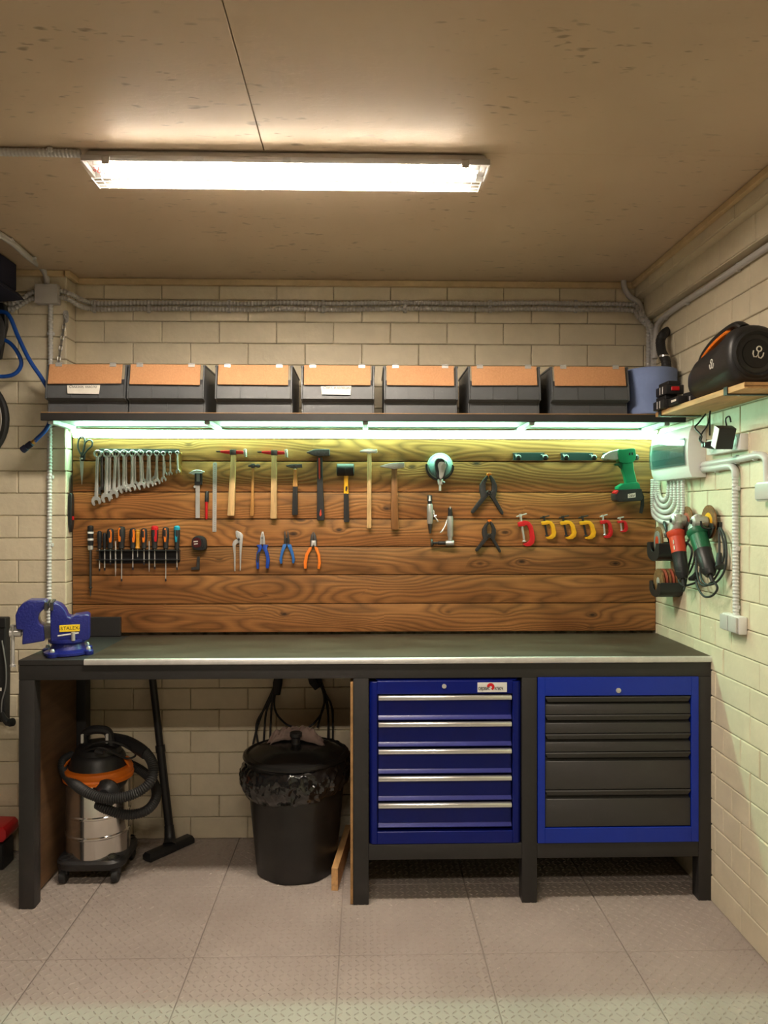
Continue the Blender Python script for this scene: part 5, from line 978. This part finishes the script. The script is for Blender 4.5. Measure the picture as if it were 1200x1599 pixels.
# ================================================================== RIGHT SHELF AND WHAT STANDS ON IT
RB = CAM_H+.380; RT = RB+.019; rx0 = 1.14; ry0 = PX(1163, 603, rx0).y; ry1 = PX(1017, 652, rx0).y
ry0 = 2.33; ry1 = 3.05
rs = E('side_shelf', (1.24, (ry0+ry1)/2, RB), 'short plywood shelf on the right wall under the speaker', 'shelf')
rx0 = P(1163, 600, ry0).x
B('board', MB().box(rx0, W-.001, ry0, ry1, RB, RT), M['pine'], rs, bev=.001)
B('end_veneer', MB().box(rx0-.0006, W-.002, ry0-.0008, ry0, RB+.006, RB+.009), M['handle3'], rs, ang=0)
for px in (1135, 1032):
    y = PX(px, 620, rx0).y
    B('strap_bracket', MB().box(rx0-.003, W-.001, y-.012, y+.012, RB-.004, RB-.0005).box(rx0-.004, rx0-.0008, y-.012, y+.012, RB-.004, RT+.003), M['black'], rs)
    B('bolt', MB().lathe((rx0+.04, y, RB-.004), (0,0,-1), [(.004, 0), (.003, .003)], 8), M['chrome'], rs)
rl = E('paper_roll', (1.218, 3.232, ZS1+.001), 'big blue paper towel roll standing in the shelf corner', 'paper roll')
zr = P(1030, 571, 3.12).z
B('roll', MB().lathe((1.213, 3.235, ZS1+.001), (0,0,1), [(.104, 0), (.108, .003), (.108, zr-ZS1-.004), (.104, zr-ZS1-.001), (.03, zr-ZS1-.001), (.028, zr-ZS1-.02)], 44), M['bluepaper'], rl); B('core', MB().lathe((1.213, 3.235, ZS1+.002), (0,0,1), [(.027, .01), (.027, zr-ZS1-.004), (.024, zr-ZS1-.004)], 20), M['fibre'], rl)
# speaker
sp_y0, sp_y1 = 2.385, 2.76; sx = 1.232; hx_, hz_ = .088, .098; szc = RT+.001+.098
spk = E('portable_speaker', (sx, (sp_y0+sp_y1)/2, RT+.001), 'black portable speaker with an orange handle lining on the side shelf', 'speaker')
def sell(cx, cz, a, b, y, n=40, p=2.5): return [Vector((cx+a*math.copysign(abs(math.cos(t))**(2/p), math.cos(t)), y, cz+b*math.copysign(abs(math.sin(t))**(2/p), math.sin(t)))) for t in [2*math.pi*k/n for k in range(n)]]
rings = [sell(sx, szc+dz, hx_*f, hz_*g, sp_y0+(sp_y1-sp_y0)*t) for t, f, g, dz in ((0, .80, .80, 0), (.015, .9, .9, 0), (.06, .97, .97, 0), (.15, 1, 1, 0), (.24, 1, .93, -.007), (.36, .99, .86, -.013), (.6, .97, .80, -.019), (.78, .93, .74, -.024), (.92, .82, .62, -.033), (.98, .62, .45, -.042), (1.0, .35, .26, -.05))]
B('body', MB().loft(rings), M['black'], spk, ang=60)
ey = sp_y0; B('end_ring', MB().lathe((sx, ey+.003, szc), (0,-1,0), [(.076, -.002), (.078, .006), (.07, .012), (.062, .006), (.06, .0), (.05, -.002), (.045, .006), (.0, .008)], 40), M['matte'], spk, label='round end radiator')
def logo(M4, s, par):
    g = MB().torus((0, 0, .011*s), (0,1,0), .0062*s, .0017*s, 18, 6)
    g.tube([Vector((x*s, 0, z*s)) for x, z in ((-.013, .004), (-.013, -.004), (-.009, -.011), (-.003, -.010), (0, -.004), (.003, -.010), (.009, -.011), (.013, -.004), (.013, .004))], .0017*s, 6); g.tube([Vector((0, 0, .005*s)), Vector((0, 0, -.005*s))], .0017*s, 6)
    return B('white_emblem', g.xf(M4), M['paper'], par)
logo(Matrix.Translation((sx+.002, ey-.006, szc)) @ Matrix.Rotation(R(12), 4, 'Y'), 1.25, spk)
lyy = PX(1112, 570, sx-hx_).y; logo(Matrix.Translation((sx-hx_-.0005, lyy, PX(1112, 570, sx-hx_).z)) @ Matrix.Rotation(R(-90), 4, 'Z'), 1.05, spk)
hp = sm([Vector((sx-.03, 2.70, szc+.028)), Vector((sx-.03, 2.67, szc+.055)), Vector((sx-.03, 2.60, szc+.083)), Vector((sx-.028, 2.52, szc+.101)), Vector((sx-.026, 2.45, szc+.106)), Vector((sx-.02, 2.42, szc+.09))], 6)
hd_ = B('carry_handle', MB().tube(hp, .0145, 12, sq=(1.5, .8)), M['black'], spk); B('handle_lining', MB().tube([p+Vector((-.006, 0, -.0125)) for p in hp[5:22]], [.004]+[.0115]*15+[.004], 10, sq=(1.3, .75)), M['orange'], hd_, label='orange lining under the handle')
# batteries and bits beside it
def batt(x, y, z, label, m2, rot=0):
    r = E('tool_battery', (x, y, z), label, 'battery', 'batteries on the side shelf'); Rz = Matrix.Translation((x, y, z)) @ Matrix.Rotation(R(rot), 4, 'Z')
    B('case', MB().box(-.035, .035, -.055, .055, 0, .036).xf(Rz), M['black'], r, bev=.006, seg=2); B('slide_rail', MB().box(-.024, .024, -.045, .05, .0365, .052).xf(Rz), M['matte'], r, bev=.002); B('release_button', MB().box(-.016, .016, -.0585, -.054, .012, .028).xf(Rz), M[m2], r, bev=.002)
    for k in (-.022, .004): B('grey_stripe', MB().box(-.0358, -.0348, k, k+.008, .004, .032).xf(Rz), M['conduit'], r)
by = lambda px: PX(px, 620, 1.19).y
batt(1.185, 2.985, RT+.001, 'black and green tool battery at the far end of the side shelf, lower', 'dgreen'); batt(1.19, 2.97, RT+.054, 'black tool battery stacked on top of another battery', 'red'); batt(1.245, 2.86, RT+.001, 'black tool battery with a red button touching the speaker', 'red', 8)
pk = E('glasses_case', (1.17, 2.86, RT+.001), 'small dark box with a pale print lying in front of the batteries', 'box'); B('box', MB().box(1.152, 1.19, 2.80, 2.89, RT+.001, RT+.03), M['matte'], pk, bev=.004, seg=2); B('print', MB().box(1.1513, 1.152, 2.815, 2.86, RT+.012, RT+.02), M['paper'], pk)
# black hose stub coming out of the wall
hh = [PX(1043, 517, W+.004), PX(1036, 523, 1.285), PX(1032, 533, 1.275), PX(1034, 550, 1.27), PX(1040, 562, 1.27), PX(1042, 585, 1.27)]
ho = E('black_hose', hh[-1], 'black hose coming out of a wall hole behind the blue roll', 'hose'); mb = MB(); corr(mb, sm(hh, 6), .0205, .012, .06, 12); B('hose', mb, M['rubber'], ho); c = PX(1038.5, 557, 1.27); B('hose_clamp', MB().lathe(c, (.1, 0, 1), [(.021, -.004), (.0225, -.004), (.0225, .004), (.021, .004)], 20), M['chrome'], ho)
# grey conduits in the upper right corner
YW = YB-.007-.0125
def cw(px, py, o=0): return P(px, py, YW-o)
rr_ = [cw(x, 0) for x in ()]
conduit('smooth_conduit', 'smooth grey conduit dropping from the ceiling corner', [cw(974, 432, .03), cw(975.5, 448, .02), cw(983, 462), cw(996, 471), cw(1002, 482), cw(1004, 500, .03)], .0125, [(cw(1006, 491, .0), (0, -1, 0))], 'conduit', 1)
conduit('smooth_conduit', 'smooth grey conduit climbing along the right wall towards the ceiling', [PX(1023, 560, XW-.02), PX(1024.5, 530, XW-.01), PX(1027, 510, XW-.005), PX(1036, 497, XW), PX(1060, 478, XW), PX(1110, 446, XW), PX(1160, 412, XW), PX(1215, 375, XW), PX(1300, 318, XW)], .0125, [(PX(x, y, XW), nx) for x, y in ((1039, 494), (1073, 470), (1152, 417))], 'conduit', 1)
# ================================================================== CONDUITS ON THE BACK WALL, LEFT SIDE
YQ = YP-.007-.0125
ny = (0, -1, 0)
jb = E('junction_box', P(71, 473, YP-.03), 'square grey junction box on the brick pier below the ceiling', 'junction box')
a, b = P(53.5, 473, YP-.05), P(89.5, 443, YP-.05)
B('box', MB().box(a.x, b.x, YP-.042, YP-.0065, a.z, b.z), M['junction'], jb, bev=.005, seg=2); B('lid', MB().box(a.x, b.x, YP-.05, YP-.0425, a.z, b.z), M['junction'], jb, bev=.004, seg=2)
for k, (dy, px1, ye) in enumerate(((0, 980, 0), (11, 979, 1))):
    o_ = 0
    conduit('ribbed_conduit', ('upper' if k == 0 else 'lower')+' of the two ribbed grey conduits along the back wall', [P(89, 454+dy*.9, YQ), P(100, 455+dy*.9, YQ), P(112, 460+dy*.9, YQ-.004), P(126, 467.5+dy, YQ+.05), P(140, 472.5+dy*.85, YW), P(160, 474+dy*.85, YW)]+[cw(x, 473+dy*.85+(1.2 if (x//100) % 2 else 0)) for x in range(220, 980, 76)]+[cw(985, 475.5+dy*.8), cw(996, 483+dy, .002), cw(1006, 497+dy*.6, .008), cw(1013, 512, .012), cw(1017-k*4, 535, .014), cw(1017-k*4, 585, .014)], .0118,
            [(cw(x, 473.5+dy*.85), ny) for x in (147, 232, 358, 505, 633, 766, 900)], 'conduit', pitch=.016, depth=.3)
for k in range(2):
    conduit('ribbed_conduit', ('left' if k == 0 else 'right')+' ribbed grey conduit of the pair running down the back right corner', [cw(1000, 487+k*3, .024), cw(1010, 499, .03), cw(1018+k*3, 516, .034), cw(1020+k*3, 540, .032), cw(1020+k*3, 588, .032)], .0118, (), 'conduit', pitch=.016, depth=.3)
cz = lambda px, py: PZ(px, py, ZC-.0135)
conduit('ceiling_conduit', 'smooth grey conduit curving from the ceiling down to the junction box', [cz(-60, 325), cz(-10, 360), cz(20, 380), cz(45, 402), P(60, 414, YQ-.03), P(69, 424, YQ-.008), P(72.5, 434, YQ), P(73, 444, YQ)], .0125, [(cz(14, 376), (0, 0, -1)), (cz(50, 405), (0, 0, -1))], 'conduit', 1)
for k in range(2):
    conduit('ribbed_conduit', ('upper' if k == 0 else 'lower')+' ribbed grey conduit leaving the junction box to the left', [P(54, 455+k*10, YQ), P(44, 460+k*9, YQ), P(34, 468+k*7, YQ), P(20, 474+k*8, YQ), P(-10, 475+k*8, YQ), P(-60, 476+k*8, YQ)], .0118, [(P(17, 474+k*8, YQ), ny)], 'conduit', pitch=.016, depth=.3)
conduit('pier_conduit', 'ribbed pale conduit running down the brick pier behind the vise', [P(79, 473, YQ), P(79, 560, YQ), P(78, 660, YQ), P(77.5, 780, YQ), P(77, 880, YQ), P(76.5, 990, YQ)], .0118, [(P(79, 521, YQ), ny), (P(78, 745, YQ), ny), (P(77.5, 851, YQ), ny)], 'lconduit', pitch=.0145, depth=.28)
conduit('lamp_conduit', 'grey ribbed conduit feeding the ceiling lamp from the left', [cz(-80, 230), cz(0, 237), cz(60, 238), cz(126, 240)], .0125, [(cz(80, 238.5), (0, 0, -1))], 'conduit', pitch=.011, depth=.15)

# chain holding the shelf end
chn = E('chain', P(102, 492, YP-.02), 'thin steel chain hanging from an eye plate to the shelf end', 'chain')
B('eye_plate', MB().prism([P(x, y, YP-.01) for x, y in smp([(98.5, 487), (102.5, 484.5), (106.5, 487), (107, 500), (103.5, 504), (99, 501)], 3)], (0, .003, 0)), M['steel'], chn, bev=.0006); B('eye', MB().torus(P(102.5, 495, YP-.016), (1,0,0), .01, .0028, 16, 6), M['steel'], chn)
c0, c1 = P(101.5, 499, YP-.02), P(86, 600, YP-.055); c2_ = Vector((SX0+.025, YP-.06, ZS1+.004)); NLK = 15; d = (c1-c0).normalized()
def link_me(flip):
    pts = []
    for k in range(16):
        t = 2*math.pi*k/16; pts.append(d*(.0115*math.cos(t)+.0*1)+(Vector((1,0,0)) if flip else Vector((0,1,0)))*.0062*math.sin(t)+d*(.004*(1 if math.cos(t) > 0 else -1)))
    return mk_mesh('link', MB().tube(pts, .0021, 6, closed=True))
lm = (link_me(0), link_me(1)); Lc = (c1-c0).length; n_ = int(Lc/.0235)
for k in range(n_): link('link', lm[k % 2], M['chain'], chn, c0+d*(.012+k*.0235)-WORLD[chn.name])

# blue air hose on the left
YH2 = YP-.12
ah = E('air_hose', P(40, 700, YH2), 'blue air hose with a brass tipped coupling hanging beside the shelf', 'hose')
B('hose', MB().tube(sm([P(-40, 500, YH2-.02), P(-15, 490, YH2), P(5, 487, YH2), P(16, 496, YH2), P(28, 525, YH2), P(46, 562, YH2), P(66, 592, YH2+.02), P(80, 618, YH2+.04), P(84, 640, YH2+.03), P(78, 659, YH2), P(70, 673, YH2-.01), P(59, 684, YH2-.01), P(54, 689, YH2-.01)], 8), .0088, 10), M['bluehose'], ah)
B('hose_loop', MB().tube(sm([P(-40, 512, YH2+.03), P(-5, 526, YH2+.03), P(16, 536, YH2+.03), P(30, 555, YH2+.03), P(33, 570, YH2+.03), P(24, 583, YH2+.03), P(5, 588, YH2+.03), P(-30, 585, YH2+.03)], 8), .0085, 10), M['bluehose'], ah)
q0, q1 = P(56, 687, YH2-.01), P(50.5, 691.5, YH2-.01); B('ferrule', MB().tube([q0, q1], [.0085, .0095], 12), M['brass'], ah); dq = (P(35, 703, YH2-.01)-q1).normalized()
B('coupling', MB().tube([q1, q1+dq*.004, q1+dq*.026, q1+dq*.03, q1+dq*.032, q1+dq*.052, q1+dq*.055], [.009, .0135, .0135, .0115, .015, .015, .011], 14), M['navy'], ah)
hr = E('hose_reel', P(-20, 560, YH2), 'dark hose reel mostly outside the left edge of the picture', 'hose reel')
B('drum', MB().lathe(P(-52, 515, YH2-.06), (0,1,0), [(.05, -.05), (.135, -.05), (.14, -.04), (.13, -.03), (.12, 0), (.13, .03), (.14, .04), (.135, .05), (.05, .05)], 40), M['rubber'], hr); B('arm', MB().prism([P(x, y, YH2+.04) for x, y in ((-40, 470), (4, 472), (8, 480), (9, 508), (5, 525), (-1, 560), (-40, 560))], (0, .03, 0)), M['black'], hr, bev=.004)
tr = E('rubber_ring', P(-45, 690, YP-.03), 'thick black rubber ring hanging on the wall at the left edge', 'tyre'); tc = P(-62, 655, YP-.035)
B('ring', MB().torus(tc, (0,1,0), .195, .0155, 48, 10), M['rubber'], tr); B('rim', MB().torus(tc, (0,1,0), .178, .006, 48, 8), M['steel'], tr)
# navy box under the ceiling
nb = E('navy_box', (-1.7, 3.0, 2.38), 'dark navy box hung under the ceiling at the upper left edge', 'box')
YE = 3.3; fx = P(26, 420, YE).x; zt_ = ZC+.017; zb_ = P(26, 455, YE).z
B('shell', MB().box(fx-.35, fx, 1.9, YE, zb_, zt_-.02), M['navy'], nb, bev=.004); e0 = P(39, 469, YE)
B('strut', MB().prism([(fx-.01, YE-.005, zb_+.001), (fx+.012, YE-.005, zb_-.01), (e0.x, YE-.005, e0.z), (fx-.1, YE-.005, zb_-.05), (fx-.1, YE-.005, zb_+.001)], (0, -.9, 0)), M['navy'], nb)
# black thing with lead at the left edge
YZ = YP-.03
bp_ = E('hanging_case', P(-10, 1125, YZ), 'black case hanging on the wall at the left edge of the picture', 'case')
B('case', MB().prism([P(x, y, YZ-.03) for x, y in ((-60, 965), (8, 965), (8.5, 1040), (7.5, 1128), (-60, 1128))], (0, .05, 0)), M['matte'], bp_, bev=.004); B('frame', MB().prism([P(x, y, YZ-.036) for x, y in ((-60, 965), (8, 965), (8, 980), (-60, 980))], (0, .006, 0)), M['black'], bp_, bev=.002); B('print_mark', MB().prism([P(x, y, YZ-.0305) for x, y in ((-6, 1074), (2.5, 1074), (2.5, 1079), (-6, 1079))], (0, .0005, 0)), M['paper'], bp_)
ld = E('trailing_plug', P(14, 1132, YZ), 'black plug on a grey lead dangling beside the black case', 'plug'); B('lead', MB().tube(sm([P(3, 1000, YZ-.035), P(9, 1040, YZ-.04), P(9, 1070, YZ-.04), P(3, 1095, YZ-.04), P(2, 1113, YZ-.04)], 6), .003, 8), M['mud'], ld); B('body', MB().tube([P(2, 1112, YZ-.04), P(6, 1122, YZ-.035), P(13, 1129, YZ-.03), P(15, 1131, YZ-.025)], [.008, .013, .015, .01], 12), M['black'], ld); B('plug_face', MB().lathe(P(17, 1128, YZ-.03), (.8, -.3, .2), [(.014, -.008), (.018, -.004), (.018, .01), (.012, .012)], 16), M['rubber'], ld)
# framed plate and red tool on the floor at the left edge
rust = mat('rusty_red_frame', (.16, .03, .02), .7, var=.5, vscale=40)
fp = E('framed_plate', P(5, 1325, YP-.03), 'rusty red framed grey plate leaning against the pier at the left edge', 'frame'); fa, fb = P(-60, 1328, YP-.03), P(16.5, 1277, YP-.03); fa.z = .002
for x0, x1, z0, z1 in ((fa.x, fb.x, fb.z-.008, fb.z), (fb.x-.01, fb.x, fa.z, fb.z-.0085), (fa.x, fb.x-.0105, fa.z, fa.z+.01)): B('frame_bar', MB().box(x0, x1, YP-.034, YP-.02, z0, z1), rust, fp, bev=.002)
B('plate', MB().box(fa.x, fb.x-.0105, YP-.026, YP-.022, fa.z+.0105, fb.z-.0085), M['conduit'], fp)
rt = E('red_machine', P(-10, 1330, YP-.2), 'red and black machine on the floor, only its corner in view', 'machine'); ra = P(8, 1312, YP-.18)
B('red_hood', MB().prism([P(x, y, YP-.2) for x, y in ((-60, 1290), (4, 1292), (9, 1298), (9.5, 1309), (4, 1316), (-60, 1320))], (0, .12, 0)), M['red'], rt, bev=.008, seg=2); B('black_foot', MB().box(P(-60, 1320, YP-.2).x, P(3, 1320, YP-.2).x, YP-.19, YP-.09, .001, P(0, 1320, YP-.2).z), M['black'], rt, bev=.005)
